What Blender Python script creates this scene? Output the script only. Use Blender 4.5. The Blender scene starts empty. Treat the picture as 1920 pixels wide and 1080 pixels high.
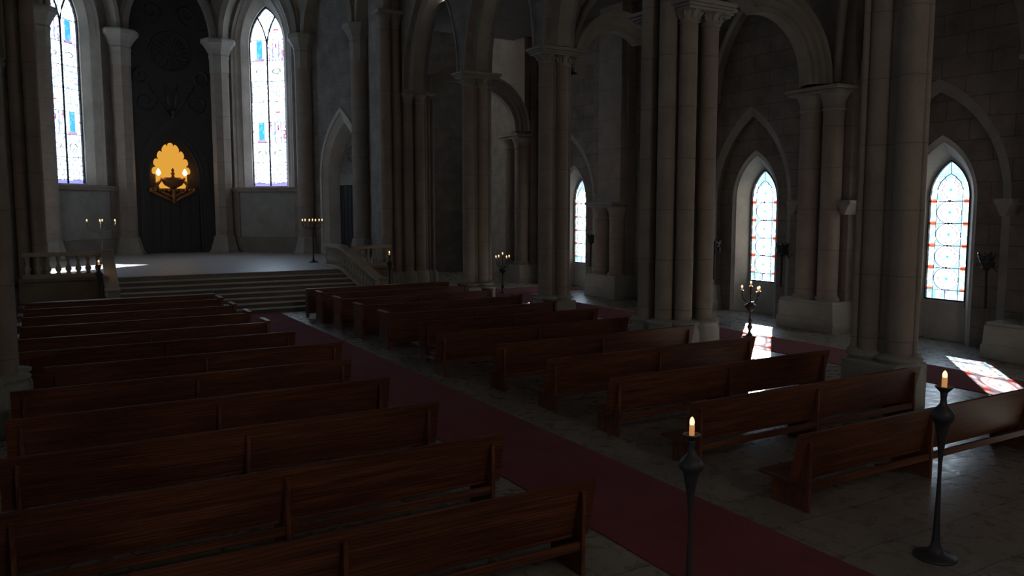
import bpy, math, random
from mathutils import Vector, Matrix
random.seed(7)
C = bpy.context.collection
PI = math.pi
PIC = False

# ------------------------------------------------------------------ mesh builder
class MB:
    def __init__(s):
        s.v=[]; s.f=[]; s.sm=[]; s.mi=[]; s.cur=0
    def vert(s,p): s.v.append(tuple(p)); return len(s.v)-1
    def face(s,ids,smooth=False): s.f.append(tuple(ids)); s.sm.append(smooth); s.mi.append(s.cur)
    def poly(s,pts,smooth=False): s.face([s.vert(p) for p in pts],smooth)
    def box(s,x0,x1,y0,y1,z0,z1,f=None,bev=0.0):
        if bev>0: return s.bbox(x0,x1,y0,y1,z0,z1,f,bev)
        P=[(x,y,z) for z in (z0,z1) for (x,y) in ((x0,y0),(x1,y0),(x1,y1),(x0,y1))]
        if f: P=[f(*p) for p in P]
        i=[s.vert(p) for p in P]
        for q in ((0,3,2,1),(4,5,6,7),(0,1,5,4),(1,2,6,5),(2,3,7,6),(3,0,4,7)): s.face([i[k] for k in q])
    def bbox(s,x0,x1,y0,y1,z0,z1,f,b):
        # box with chamfered top and bottom rims and vertical corners
        def ring(ix,z):
            o=[(x0+b,y0+ix),(x1-b,y0+ix),(x1-ix,y0+b),(x1-ix,y1-b),(x1-b,y1-ix),(x0+b,y1-ix),(x0+ix,y1-b),(x0+ix,y0+b)]
            return [((min(max(x,x0+ix),x1-ix)),(min(max(y,y0+ix),y1-ix)),z) for x,y in o]
        rs=[ring(b,z0),ring(0,z0+b),ring(0,z1-b),ring(b,z1)]
        ids=[]
        for r in rs: ids.append([s.vert(f(*p) if f else p) for p in r])
        n=8
        for a,c in zip(ids,ids[1:]):
            for k in range(n): s.face([a[k],a[(k+1)%n],c[(k+1)%n],c[k]])
        s.face(ids[0][::-1]); s.face(ids[-1])
    def prism(s,pts,a,b,f):
        # pts: 2d outline, extruded from a to b ; f(p,q,w)->xyz
        A=[s.vert(f(p,q,a)) for p,q in pts]; B=[s.vert(f(p,q,b)) for p,q in pts]
        n=len(pts)
        for k in range(n): s.face([A[k],A[(k+1)%n],B[(k+1)%n],B[k]])
        s.face(A[::-1]); s.face(B)
    def lathe(s,prof,cx=0,cy=0,n=24,smooth=True,a0=0.0,sx=1,sy=1,caps=True):
        rings=[]
        if len(prof)<12 and max(abs(b[1]-a[1]) for a,b in zip(prof,prof[1:]))>1.5: n,smooth=(max(n,64) if n>8 else n),False
        for r,z in prof:
            rings.append([s.vert((cx+sx*r*math.cos(a0+2*PI*k/n),cy+sy*r*math.sin(a0+2*PI*k/n),z)) for k in range(n)])
        for a,b in zip(rings,rings[1:]):
            for k in range(n): s.face([a[k],a[(k+1)%n],b[(k+1)%n],b[k]],smooth)
        if caps: s.face(rings[0][::-1]); s.face(rings[-1])
    def tube(s,pts,r,n=8,smooth=True,caps=True):
        pts=[Vector(p) for p in pts]; rings=[]
        up=Vector((0,0,1))
        for i,p in enumerate(pts):
            d=(pts[min(i+1,len(pts)-1)]-pts[max(i-1,0)]).normalized()
            u=up if abs(d.dot(up))<.95 else Vector((1,0,0))
            a=d.cross(u).normalized(); b=d.cross(a).normalized()
            rr=r[i] if isinstance(r,(list,tuple)) else r
            rings.append([s.vert(p+a*rr*math.cos(2*PI*k/n)+b*rr*math.sin(2*PI*k/n)) for k in range(n)])
        for a,b in zip(rings,rings[1:]):
            for k in range(n): s.face([a[k],b[k],b[(k+1)%n],a[(k+1)%n]],smooth)
        if caps: s.face(rings[0]); s.face(rings[-1][::-1])
    def ribbon(s,path,frame_sections,closed=False):
        # path: list of rings (each list of xyz), joined; end caps
        ids=[[s.vert(p) for p in r] for r in path]
        n=len(ids[0])
        for a,b in zip(ids,ids[1:]):
            for k in range(n): s.face([a[k],a[(k+1)%n],b[(k+1)%n],b[k]])
        s.face(ids[0][::-1]); s.face(ids[-1])
    def build(s,name,mats,parent=None,loc=(0,0,0)):
        me=bpy.data.meshes.new(name)
        me.from_pydata(s.v,[],s.f)
        for p,sm,mi in zip(me.polygons,s.sm,s.mi): p.use_smooth=sm; p.material_index=mi
        if not isinstance(mats,(list,tuple)): mats=[mats]
        for m in mats: me.materials.append(m)
        uv=me.uv_layers.new(name='UVMap')
        me.update()
        for p in me.polygons:
            n=p.normal
            if abs(n.z)>.75:
                for li in p.loop_indices:
                    co=me.vertices[me.loops[li].vertex_index].co; uv.data[li].uv=(co.x,co.y)
            else:
                t=Vector((-n.y,n.x,0)).normalized()
                if t.x<0 or (abs(t.x)<1e-6 and t.y<0): t=-t
                for li in p.loop_indices:
                    co=me.vertices[me.loops[li].vertex_index].co; uv.data[li].uv=(co.x*t.x+co.y*t.y,co.z)
        o=bpy.data.objects.new(name,me); C.objects.link(o); o.location=loc
        if parent: o.parent=parent
        return o

def fixn(o):
    import bmesh
    bm=bmesh.new(); bm.from_mesh(o.data); bmesh.ops.remove_doubles(bm,verts=bm.verts,dist=1e-5); bmesh.ops.recalc_face_normals(bm,faces=bm.faces); bm.to_mesh(o.data); bm.free(); return o
def tag(o,label=None,cat=None,group=None,kind=None):
    if label: o['label']=label
    if cat: o['category']=cat
    if group: o['group']=group
    if kind: o['kind']=kind
    return o
def empty(name,loc=(0,0,0),rz=0):
    o=bpy.data.objects.new(name,None); C.objects.link(o); o.location=loc; o.rotation_euler=(0,0,rz); o.empty_display_size=.2
    return o
def copy_tree(o,parent=None):
    c=o.copy(); C.objects.link(c)
    if parent: c.parent=parent
    for ch in list(o.children): copy_tree(ch,c)
    return c

# ------------------------------------------------------------------ materials
def mat(name):
    m=bpy.data.materials.new(name); m.use_nodes=True; nt=m.node_tree; nt.nodes.clear()
    out=nt.nodes.new('ShaderNodeOutputMaterial'); b=nt.nodes.new('ShaderNodeBsdfPrincipled')
    nt.links.new(b.outputs[0],out.inputs[0]); return m,nt,b
def N(nt,t,**k):
    n=nt.nodes.new(t)
    for a,v in k.items():
        if a in n.inputs.keys() if hasattr(n.inputs,'keys') else False: n.inputs[a].default_value=v
        else: setattr(n,a,v)
    return n
def setin(n,**k):
    for a,v in k.items(): n.inputs[a.replace('_',' ')].default_value=v
def ramp(nt,fac,stops):
    r=nt.nodes.new('ShaderNodeValToRGB'); e=r.color_ramp.elements
    while len(e)<len(stops): e.new(.5)
    for el,(p,c) in zip(e,stops): el.position=p; el.color=(*c,1)
    nt.links.new(fac,r.inputs[0]); return r.outputs[0]
def mixc(nt,a,b,fac,mode='MIX'):
    m=nt.nodes.new('ShaderNodeMix'); m.data_type='RGBA'; m.blend_type=mode
    for s,v in ((6,a),(7,b),(0,fac)):
        if isinstance(v,(int,float)): m.inputs[s].default_value=v
        elif isinstance(v,tuple): m.inputs[s].default_value=(*v,1)
        else: nt.links.new(v,m.inputs[s])
    return m.outputs[2]
def noise(nt,vec,scale,detail=4,rough=.55):
    n=nt.nodes.new('ShaderNodeTexNoise'); n.inputs['Scale'].default_value=scale; n.inputs['Detail'].default_value=detail; n.inputs['Roughness'].default_value=rough
    if vec: nt.links.new(vec,n.inputs['Vector'])
    return n.outputs['Fac']
def bump(nt,b,h,strength=.3,dist=.02,prev=None):
    n=nt.nodes.new('ShaderNodeBump'); n.inputs['Strength'].default_value=strength; n.inputs['Distance'].default_value=dist
    nt.links.new(h,n.inputs['Height'])
    if prev: nt.links.new(prev,n.inputs['Normal'])
    nt.links.new(n.outputs[0],b.inputs['Normal']); return n.outputs[0]
def mapping(nt,src,scale=(1,1,1),loc=(0,0,0),rot=(0,0,0)):
    tc=nt.nodes.new('ShaderNodeTexCoord'); mp=nt.nodes.new('ShaderNodeMapping')
    mp.inputs['Scale'].default_value=scale; mp.inputs['Location'].default_value=loc; mp.inputs['Rotation'].default_value=rot
    nt.links.new(tc.outputs[src],mp.inputs[0]); return mp.outputs[0]

def stone_blocks(name,c1,c2,mort,bw=1.25,rh=.52,msize=.012,rough=.9,bs=.5):
    m,nt,b=mat(name)
    uv=mapping(nt,'UV')
    # slight waviness of the courses
    nz=nt.nodes.new('ShaderNodeTexNoise'); nz.inputs['Scale'].default_value=1.2; nt.links.new(uv,nz.inputs['Vector'])
    add=nt.nodes.new('ShaderNodeVectorMath'); add.operation='MULTIPLY_ADD'; nt.links.new(nz.outputs['Color'],add.inputs[0]); add.inputs[1].default_value=(.03,.05,0); nt.links.new(uv,add.inputs[2])
    br=nt.nodes.new('ShaderNodeTexBrick'); nt.links.new(add.outputs[0],br.inputs['Vector'])
    br.offset=.5; br.squash=1
    setin(br,Scale=1.0,Mortar_Size=msize,Mortar_Smooth=.3,Bias=0.0,Brick_Width=bw,Row_Height=rh)
    br.inputs['Color1'].default_value=(*c1,1); br.inputs['Color2'].default_value=(*c2,1); br.inputs['Mortar'].default_value=(*mort,1)
    ob=mapping(nt,'Object')
    n1=noise(nt,ob,1.6,6,.6); n2=noise(nt,ob,14,6,.65)
    col=mixc(nt,br.outputs['Color'],ramp(nt,n1,[(.3,(.55,.52,.5)),(.7,(1.15,1.12,1.08))]),.8,'MULTIPLY')
    col=mixc(nt,col,ramp(nt,n2,[(.3,(.8,.8,.8)),(.7,(1.1,1.1,1.1))]),.6,'MULTIPLY')
    nt.links.new(col,b.inputs['Base Color']); setin(b,Roughness=rough)
    inv=nt.nodes.new('ShaderNodeMath'); inv.operation='MULTIPLY_ADD'; nt.links.new(br.outputs['Fac'],inv.inputs[0]); inv.inputs[1].default_value=-1.0; inv.inputs[2].default_value=1.0
    h=bump(nt,b,n2,.35,.015); bump(nt,b,inv.outputs[0],bs,.03,h)
    return m
def stone_plain(name,c,rough=.85,joints=0,bs=.3,var=.75):
    m,nt,b=mat(name)
    ob=mapping(nt,'Object')
    n1=noise(nt,ob,1.3,5,.6); n2=noise(nt,ob,18,6,.6)
    col=mixc(nt,c,ramp(nt,n1,[(.3,(.7,.68,.66)),(.7,(1.12,1.1,1.06))]),var,'MULTIPLY')
    col=mixc(nt,col,ramp(nt,n2,[(.3,(.85,.85,.85)),(.7,(1.08,1.08,1.08))]),.6,'MULTIPLY')
    h=bump(nt,b,n2,bs,.012)
    if joints:
        sp=nt.nodes.new('ShaderNodeSeparateXYZ'); nt.links.new(ob,sp.inputs[0])
        md=nt.nodes.new('ShaderNodeMath'); md.operation='PINGPONG'; nt.links.new(sp.outputs[2],md.inputs[0]); md.inputs[1].default_value=joints/2
        g=ramp(nt,md.outputs[0],[(0,(0,0,0)),(.018,(1,1,1))])
        col=mixc(nt,mixc(nt,col,(.45,.45,.45),.55,'MULTIPLY'),col,g)
        bump(nt,b,g,.5,.012,h)
    nt.links.new(col,b.inputs['Base Color']); setin(b,Roughness=rough); return m

M={}
M['wall']=stone_blocks('aisle_wall_stone',(.225,.195,.17),(.195,.17,.15),(.12,.105,.095))
M['apse']=stone_blocks('apse_wall_stone',(.25,.245,.24),(.22,.215,.21),(.15,.15,.15),1.3,.55,.008)
M['arch']=stone_plain('pale_arch_stone',(.27,.26,.24))
M['plaster']=stone_plain('grey_plaster',(.26,.27,.25),bs=.15)
M['reveal']=stone_plain('window_lit_reveal',(.52,.52,.50))  # lighter than the arch stone: window light on the jambs put into the colour
M['column']=stone_plain('column_stone',(.28,.245,.22),joints=1.15)
M['capital']=stone_plain('capital_stone',(.30,.295,.275))
M['plinth']=stone_plain('plinth_stone',(.30,.30,.28))
M['rail']=stone_plain('balustrade_stone',(.34,.33,.30))
M['vault']=stone_plain('vault_stone',(.16,.15,.14))
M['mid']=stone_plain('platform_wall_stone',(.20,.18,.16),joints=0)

M['tread']=stone_plain('toplit_tread_stone',(.55,.55,.54),rough=.45,bs=.05,var=.3)  # paler than the risers to imitate light falling from above
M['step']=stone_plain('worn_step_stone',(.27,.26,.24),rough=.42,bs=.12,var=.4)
def floor_mat():
    m,nt,b=mat('worn_flagstones')
    uv=mapping(nt,'Object')
    nz=nt.nodes.new('ShaderNodeTexNoise'); nz.inputs['Scale'].default_value=.7; nz.inputs['Detail'].default_value=1; nt.links.new(uv,nz.inputs['Vector'])
    add=nt.nodes.new('ShaderNodeVectorMath'); add.operation='MULTIPLY_ADD'; nt.links.new(nz.outputs['Color'],add.inputs[0]); add.inputs[1].default_value=(.13,.13,0); nt.links.new(uv,add.inputs[2])
    br=nt.nodes.new('ShaderNodeTexBrick'); nt.links.new(add.outputs[0],br.inputs['Vector']); br.offset=.42; br.offset_frequency=2
    setin(br,Scale=1.0,Mortar_Size=.010,Mortar_Smooth=.3,Bias=0.0,Brick_Width=1.5,Row_Height=.85)
    br.inputs['Color1'].default_value=(.27,.255,.23,1); br.inputs['Color2'].default_value=(.21,.20,.185,1); br.inputs['Mortar'].default_value=(.11,.10,.09,1)
    n1=noise(nt,uv,.9,5,.55); n2=noise(nt,uv,5,6,.6)
    mp=mapping(nt,'Object',(2.2,7,1),rot=(0,0,.5)); n3=noise(nt,mp,1.6,5,.62)
    col=mixc(nt,br.outputs['Color'],ramp(nt,n1,[(.25,(.72,.71,.70)),(.75,(1.08,1.06,1.03))]),.8,'MULTIPLY')
    col=mixc(nt,col,ramp(nt,n2,[(.3,(.86,.86,.86)),(.7,(1.08,1.08,1.08))]),.7,'MULTIPLY')
    nt.links.new(col,b.inputs['Base Color'])
    rr=nt.nodes.new('ShaderNodeMapRange'); nt.links.new(n2,rr.inputs[0]); setin(rr,From_Min=.3,From_Max=.7,To_Min=.20,To_Max=.42); nt.links.new(rr.outputs[0],b.inputs['Roughness'])
    b.inputs['Specular IOR Level'].default_value=.5
    inv=nt.nodes.new('ShaderNodeMath'); inv.operation='MULTIPLY_ADD'; nt.links.new(br.outputs['Fac'],inv.inputs[0]); inv.inputs[1].default_value=-1.0; inv.inputs[2].default_value=1.0
    h=bump(nt,b,n3,.16,.03); h=bump(nt,b,n2,.12,.010,h); bump(nt,b,inv.outputs[0],.6,.02,h)
    return m
M['floor']=floor_mat()
def platform_mat():
    m,nt,b=mat('platform_paving'); uv=mapping(nt,'Object')
    br=nt.nodes.new('ShaderNodeTexBrick'); nt.links.new(uv,br.inputs['Vector'])
    setin(br,Scale=1.0,Mortar_Size=.012,Mortar_Smooth=.3,Bias=0.0,Brick_Width=.7,Row_Height=.35)
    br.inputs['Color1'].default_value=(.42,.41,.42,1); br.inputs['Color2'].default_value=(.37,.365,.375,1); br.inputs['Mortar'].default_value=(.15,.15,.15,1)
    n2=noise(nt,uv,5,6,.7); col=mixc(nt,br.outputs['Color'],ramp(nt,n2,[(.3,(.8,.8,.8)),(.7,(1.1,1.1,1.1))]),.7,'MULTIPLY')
    nt.links.new(col,b.inputs['Base Color']); setin(b,Roughness=.42); bump(nt,b,n2,.12,.008); return m
M['platform']=platform_mat()
def carpet_mat():
    m,nt,b=mat('dark_red_carpet'); uv=mapping(nt,'Object')
    n1=noise(nt,uv,1.1,4,.6); n2=noise(nt,uv,160,2,.5)
    col=mixc(nt,(.15,.030,.044),ramp(nt,n1,[(.35,(.8,.8,.8)),(.65,(1.1,1.1,1.1))]),.8,'MULTIPLY')
    nt.links.new(col,b.inputs['Base Color']); setin(b,Roughness=.95); b.inputs['Sheen Weight'].default_value=.15; b.inputs['Sheen Tint'].default_value=(.8,.5,.5,1); b.inputs['Specular IOR Level'].default_value=.1
    bump(nt,b,n2,.4,.006); return m
M['carpet']=carpet_mat()
def wood(name,scl,dark=1.0):
    m,nt,b=mat(name); mp=mapping(nt,'Object',scl)
    oi=nt.nodes.new('ShaderNodeObjectInfo'); ad=nt.nodes.new('ShaderNodeVectorMath'); ad.operation='ADD'
    cm=nt.nodes.new('ShaderNodeCombineXYZ'); ml=nt.nodes.new('ShaderNodeMath'); ml.operation='MULTIPLY'; nt.links.new(oi.outputs['Random'],ml.inputs[0]); ml.inputs[1].default_value=60
    for i in range(3): nt.links.new(ml.outputs[0],cm.inputs[i])
    nt.links.new(mp,ad.inputs[0]); nt.links.new(cm.outputs[0],ad.inputs[1])
    n1=noise(nt,ad.outputs[0],1.0,7,.65)
    w=nt.nodes.new('ShaderNodeTexWave'); w.wave_type='BANDS'; w.bands_direction='Z'; nt.links.new(ad.outputs[0],w.inputs['Vector']); setin(w,Scale=.55,Distortion=9.0,Detail=5.0,Detail_Scale=1.1)
    c=ramp(nt,n1,[(.25,(.045*dark,.017*dark,.009*dark)),(.5,(.125*dark,.044*dark,.022*dark)),(.75,(.23*dark,.092*dark,.047*dark))])
    c=mixc(nt,c,ramp(nt,w.outputs['Fac'],[(.1,(.62,.55,.5)),(.6,(1.1,1.1,1.1))]),.75,'MULTIPLY')
    nt.links.new(c,b.inputs['Base Color'])
    rr=nt.nodes.new('ShaderNodeMapRange'); nt.links.new(n1,rr.inputs[0]); setin(rr,From_Min=.3,From_Max=.7,To_Min=.40,To_Max=.56); nt.links.new(rr.outputs[0],b.inputs['Roughness'])
    b.inputs['Specular IOR Level'].default_value=.45
    bump(nt,b,n1,.25,.006); return m
M['wood']=wood('dark_pew_wood',(1.1,16,16)); M['woodv']=wood('dark_pew_wood_upright',(16,16,1.4),1.05)
# bands for upright grain
def simple(name,c,rough,metal=0,bs=0,scale=30):
    m,nt,b=mat(name); ob=mapping(nt,'Object'); n=noise(nt,ob,scale,4,.6)
    col=mixc(nt,c,ramp(nt,n,[(.3,(.7,.7,.7)),(.7,(1.2,1.2,1.2))]),.7,'MULTIPLY'); nt.links.new(col,b.inputs['Base Color'])
    setin(b,Roughness=rough,Metallic=metal)
    if bs: bump(nt,b,n,bs,.004)
    return m
M['iron']=simple('black_wrought_iron',(.035,.037,.043),.5,.1,.4)
M['torchwood']=simple('charred_torch_wood',(.03,.024,.02),.8,0,.5,40)
M['altar']=simple('black_carved_altar',(.026,.028,.034),.42,.1,.25,12)
M['bronze']=simple('dark_bronze',(.28,.13,.05),.42,.4,.3,25)
M['screen']=simple('glow_tinted_screen',(.07,.045,.028),.5,.3,.3,20)  # altar black browned to imitate the amber glow falling on it
M['lead']=simple('window_lead',(.02,.02,.022),.6,.3)
M['door']=simple('dark_door',(.018,.022,.03),.6,0,.2,8)
def wax():
    m,nt,b=mat('candle_wax'); b.inputs['Base Color'].default_value=(.85,.62,.40,1); setin(b,Roughness=.5)
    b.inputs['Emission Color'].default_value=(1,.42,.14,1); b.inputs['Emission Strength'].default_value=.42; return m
M['wax']=wax()
def emis(name,c,s):
    m=bpy.data.materials.new(name); m.use_nodes=True; nt=m.node_tree; nt.nodes.clear()
    o=nt.nodes.new('ShaderNodeOutputMaterial'); e=nt.nodes.new('ShaderNodeEmission'); e.inputs[0].default_value=(*c,1); e.inputs[1].default_value=s
    nt.links.new(e.outputs[0],o.inputs[0]); return m
M['flame']=emis('candle_flame',(1,.74,.40),1.7)
M['glow']=emis('amber_backlit_panel',(1,.48,.065),.76)
M['lamp']=emis('altar_lamp_flame',(1,.78,.38),3.0)
def glass(strength=1.0):
    m=bpy.data.materials.new('stained_glass'); m.use_nodes=True; nt=m.node_tree; nt.nodes.clear()
    o=nt.nodes.new('ShaderNodeOutputMaterial')
    a=nt.nodes.new('ShaderNodeVertexColor'); a.layer_name='tint'
    t=nt.nodes.new('ShaderNodeBsdfTransparent'); d=nt.nodes.new('ShaderNodeBsdfTranslucent'); g=nt.nodes.new('ShaderNodeBsdfGlossy'); g.inputs['Roughness'].default_value=.15
    nt.links.new(a.outputs[0],t.inputs[0]); nt.links.new(a.outputs[0],d.inputs[0])
    mx=nt.nodes.new('ShaderNodeMixShader'); mx.inputs[0].default_value=.04; nt.links.new(t.outputs[0],mx.inputs[1]); nt.links.new(d.outputs[0],mx.inputs[2])
    m2=nt.nodes.new('ShaderNodeMixShader'); m2.inputs[0].default_value=.03; nt.links.new(mx.outputs[0],m2.inputs[1]); nt.links.new(g.outputs[0],m2.inputs[2])
    nt.links.new(m2.outputs[0],o.inputs[0]); return m
M['glass']=glass()

# ------------------------------------------------------------------ pointed arch helpers
def arc_half(w,h,n):
    """points (x,z) from (w,0) up to (0,h)"""
    R=(w*w+h*h)/(2*w); cx=w-R; t1=math.atan2(h,-cx) if R>w else PI/2
    t1=math.atan2(h,0-cx)
    return [(cx+R*math.cos(t1*k/n),R*math.sin(t1*k/n)) for k in range(n+1)]
def outline(uc,w,sill,spring,apex,n=14,springL=None):
    sl=spring if springL is None else springL
    L=[(uc-x,sl+z) for x,z in arc_half(w,apex-sl,n)]
    Rr=[(uc+x,spring+z) for x,z in arc_half(w,apex-spring,n)]
    return [(uc-w,sill)]+L+Rr[::-1][1:]+[(uc+w,sill)]
def skin(mb,f,u0,u1,z0,z1,ops,d=0.0,top=None):
    """wall face at depth d with arched openings. ops = list of outlines"""
    br={u0,u1}
    for o in ops:
        for u,z in o:
            if u0<=u<=u1: br.add(round(u,6))
    if top:
        for u,z in top: 
            if u0<=u<=u1: br.add(round(u,6))
    br=sorted(br)
    def topz(o,u):
        best=None
        pts=o[1:-1]
        for (a,za),(b,zb) in zip(pts,pts[1:]):
            if min(a,b)-1e-6<=u<=max(a,b)+1e-6 and abs(b-a)>1e-9: return za+(zb-za)*(u-a)/(b-a)
        return pts[0][1]
    def T(u): return z1 if not top else topz([None]+top+[None],u)
    for a,b in zip(br,br[1:]):
        if b-a<1e-6: continue
        m=(a+b)/2; op=None
        for o in ops:
            if o[0][0]<m<o[-1][0]: op=o
        if op is None: mb.poly([f(a,d,z0),f(b,d,z0),f(b,d,T(b)),f(a,d,T(a))])
        else:
            s=op[0][1]
            if s>z0+1e-6: mb.poly([f(a,d,z0),f(b,d,z0),f(b,d,s),f(a,d,s)])
            ta,tb=topz(op,a),topz(op,b)
            mb.poly([f(a,d,ta),f(b,d,tb),f(b,d,T(b)),f(a,d,T(a))])
def loft(mb,f,A,dA,B,dB,sill=True):
    for (a,b,c,e) in zip(A,A[1:],B[1:],B): mb.poly([f(a[0],dA,a[1]),f(b[0],dA,b[1]),f(c[0],dB,c[1]),f(e[0],dB,e[1])])
    if sill: mb.poly([f(A[0][0],dA,A[0][1]),f(B[0][0],dB,B[0][1]),f(B[-1][0],dB,B[-1][1]),f(A[-1][0],dA,A[-1][1])])
def ring(mb,f,A,B,d0,d1):
    """solid band between inner outline A and outer outline B, from depth d0 to d1"""
    path=[[f(a[0],d0,a[1]),f(b[0],d0,b[1]),f(b[0],d1,b[1]),f(a[0],d1,a[1])] for a,b in zip(A,B)]
    mb.ribbon(path,None)

# ------------------------------------------------------------------ tints for the stained glass
def h01(a,b): 
    x=math.sin(a*127.1+b*311.7)*43758.5453; return x-math.floor(x)
def mul(c,k): return tuple(x*k for x in c)
BARS=[.265+.585*k for k in range(5)]
def tint_aisle(u,z):     # z above sill
    w=(.93,.97,1.0)
    if z<.255:
        r=h01(round(u*9),round(z*9)); return ((.62,.66,.95),(.75,.75,.98),(.5,.85,.9),(.8,.85,1))[int(r*4)%4]
    for b in BARS:
        if abs(u)>.36 and abs(z-b)<.07-.3*abs(abs(u)-.45): return (.98,.25,.14) if abs(z-b)<.045 else (1,.62,.5)
    if abs(u)>.34:
        return (.66,.87,.98) if math.sin(z*21+abs(u)*22)>.35 else ((.85,.95,1) if h01(round(u*30),round(z*14))>.35 else (1,.93,.9))
    k=(z-BARS[0])/.585; i=min(max(int(math.floor(k)),0),4); c=BARS[i]+.2925; dz=z-c; r=math.hypot(u,dz); th=math.atan2(dz,u)
    if abs(u)+abs(dz)<.055: return (.18,.82,.66)
    q=.165+.065*abs(math.cos(2*th))**.6
    if abs(r-q)<.012: return (.80,.42,.50) if h01(round(th*5),i)>.4 else (.45,.38,.42)
    if r<q: return (.97,.99,1) if h01(round(u*40),round(z*40))>.12 else (.9,.84,.9)
    if math.hypot(u/.335,dz/.289)<1: return (.95,.98,.97)
    return (.60,.84,.97) if h01(round(u*25),round(z*25))>.3 else (.8,.93,1)
ABARS=[.17+1.03*k for k in range(8)]
def tint_apse(u,z):
    w=(.90,.95,1.0)
    if z<.16: return (.62,.55,.95)
    half=0 if u<0 else 1; uu=u+.47 if u<0 else u-.47
    k=int((z-.17)//1.03); zz=(z-.17)-1.03*k; m=k%4
    r=h01(round(u*11)+.5,round(z*11))
    if abs(abs(u)-.88)<.03 and (z*5)%1<.3: return (.85,.25,.5)
    if m==3 or k>7:    # tall figures: upper half
        if half==1:
            if abs(uu)<.16 and .0<zz<.95 and abs(uu)>.012: pass
    if m==0 and k==0:
        g=math.sin(uu*22)*math.sin(zz*14)
        if abs(g)<.10: return (.55,.6,.75)
        if abs(g)>.93: return (.95,.55,.6)
        return w if r>.22 else ((.80,.87,1) if r>.09 else (.95,.84,.95))
    if m==1:    # wreath
        a=math.hypot(uu/1.0,(zz-.5)/.55)
        if .17<a<.26 and r>.3 and abs(uu)<.30: return (.42,.42,.30)
        if .36<a<.41: return (.80,.83,.9)
        return w if r>.15 else (.80,.85,1)
    left = (half==0)
    if m==2:    # robed figures
        if left:
            if abs(uu)<.17 and zz>.12: return (.25,.70,.95) if r>.25 else (.45,.83,.98)
            if zz<.12 and abs(uu)<.25: return (.72,.4,.85) if r>.5 else (.95,.6,.7)
            return w if r>.2 else (.95,.85,.92)
        if abs(uu-.02)<.05 and .6<zz<.85: return (.70,.18,.50)
        if abs(abs(uu)-.17)<.018: return (.55,.45,.80)
        if abs(uu)>.3 and r>.6: return (.95,.45,.6)
        return w if r>.18 else (.80,.88,1)
    if m==3:
        if (not left) and abs(uu-.02)<.14 and abs(zz-.5)<.05: return (.95,.40,.5)
        if (not left) and abs(uu+.05-.3*(zz-.25))<.018 and zz<.5: return (.8,.4,.6)
        if left and abs(math.hypot(uu,(zz-.45)*.6)-.16)<.02: return (1,.78,.78)
        return w if r>.15 else (.80,.88,1)
    g=math.sin(u*20)*math.sin(z*13)
    if abs(g)<.08: return (.6,.65,.85)
    if abs(g)>.94: return (.95,.5,.6)
    return w if r>.22 else ((.80,.87,1) if r>.09 else (.95,.84,.95))

def gain_apse(c):
    m=min(c); return tuple((x**1.4)*.80 for x in c) if m>.88 else tuple((x**1.7)*.21 for x in c)
def gain(c):
    # saturated pieces absorb most of the light, clear pieces little
    m=min(c); k=.9 if m>.86 else .31
    return tuple((x**1.5)*k for x in c)
def glass_pane(name,f,uc,w,sill,spring,apex,d,tint,nu,nz,parent,flip=False):
    h=apex-spring; R=(w*w+h*h)/(2*w)
    def top(u):
        x=abs(u); c=w-R; return spring+math.sqrt(max(R*R-(x-c)**2,0))
    mb=MB(); cols=[]; grid=[]
    for i in range(nu+1):
        u=-w+2*w*i/nu; t=top(u); row=[]
        for j in range(nz+1):
            z=sill+(t-sill)*j/nz
            row.append(mb.vert(f(uc+u,d,z))); cols.append((gain_apse if tint is tint_apse else gain)(tint(-u if flip else u,z-sill)))
        grid.append(row)
    for i in range(nu):
        for j in range(nz): mb.face([grid[i][j],grid[i+1][j],grid[i+1][j+1],grid[i][j+1]])
    o=mb.build(name,M['glass'],parent)
    at=o.data.color_attributes.new('tint','FLOAT_COLOR','POINT')
    buf=[]
    for c in cols: buf.extend((*c,1.0))
    at.data.foreach_set('color',buf)
    return o
def circ(mb,f,u,z,d,r,t,n=28,pr=None):
    pts=[]
    for k in range(n+1):
        a=2*PI*k/n; rr=r if pr is None else pr(a)
        pts.append(f(u+rr*math.cos(a),d,z+rr*math.sin(a)))
    mb.tube(pts,t,5,caps=False)
def seg(mb,f,a,b,d,t): mb.tube([f(a[0],d,a[1]),f(b[0],d,b[1])],t,5)
def tube2(mb,f,pts,d,t): mb.tube([f(p[0],d,p[1]) for p in pts],t,6)

# ------------------------------------------------------------------ SETTING: floor, platform, stairs
YW=-7.0                                     # west wall
mb=MB(); mb.poly([(-9.5,YW,0),(21.5,YW,0),(21.5,46,0),(-9.5,46,0)]); mb.poly([(-9.5,YW,-.3),(-9.5,46,-.3),(21.5,46,-.3),(21.5,YW,-.3)])
tag(mb.build('floor',M['floor']),kind='structure')

ZP=1.2; PX0,PX1=1.75,9.75
mb=MB()
mb.box(-.15,11.7,29.42,31.9,0.0,ZP-.06); mb.box(-1.6,13.3,31.9,46,0.0,ZP-.06)
o=mb.build('raised_platform',M['step'])
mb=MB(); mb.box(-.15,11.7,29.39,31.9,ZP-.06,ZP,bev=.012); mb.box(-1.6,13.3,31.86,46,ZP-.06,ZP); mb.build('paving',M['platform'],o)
tag(o,'grey paved chancel platform raised above the nave floor','platform')
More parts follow.
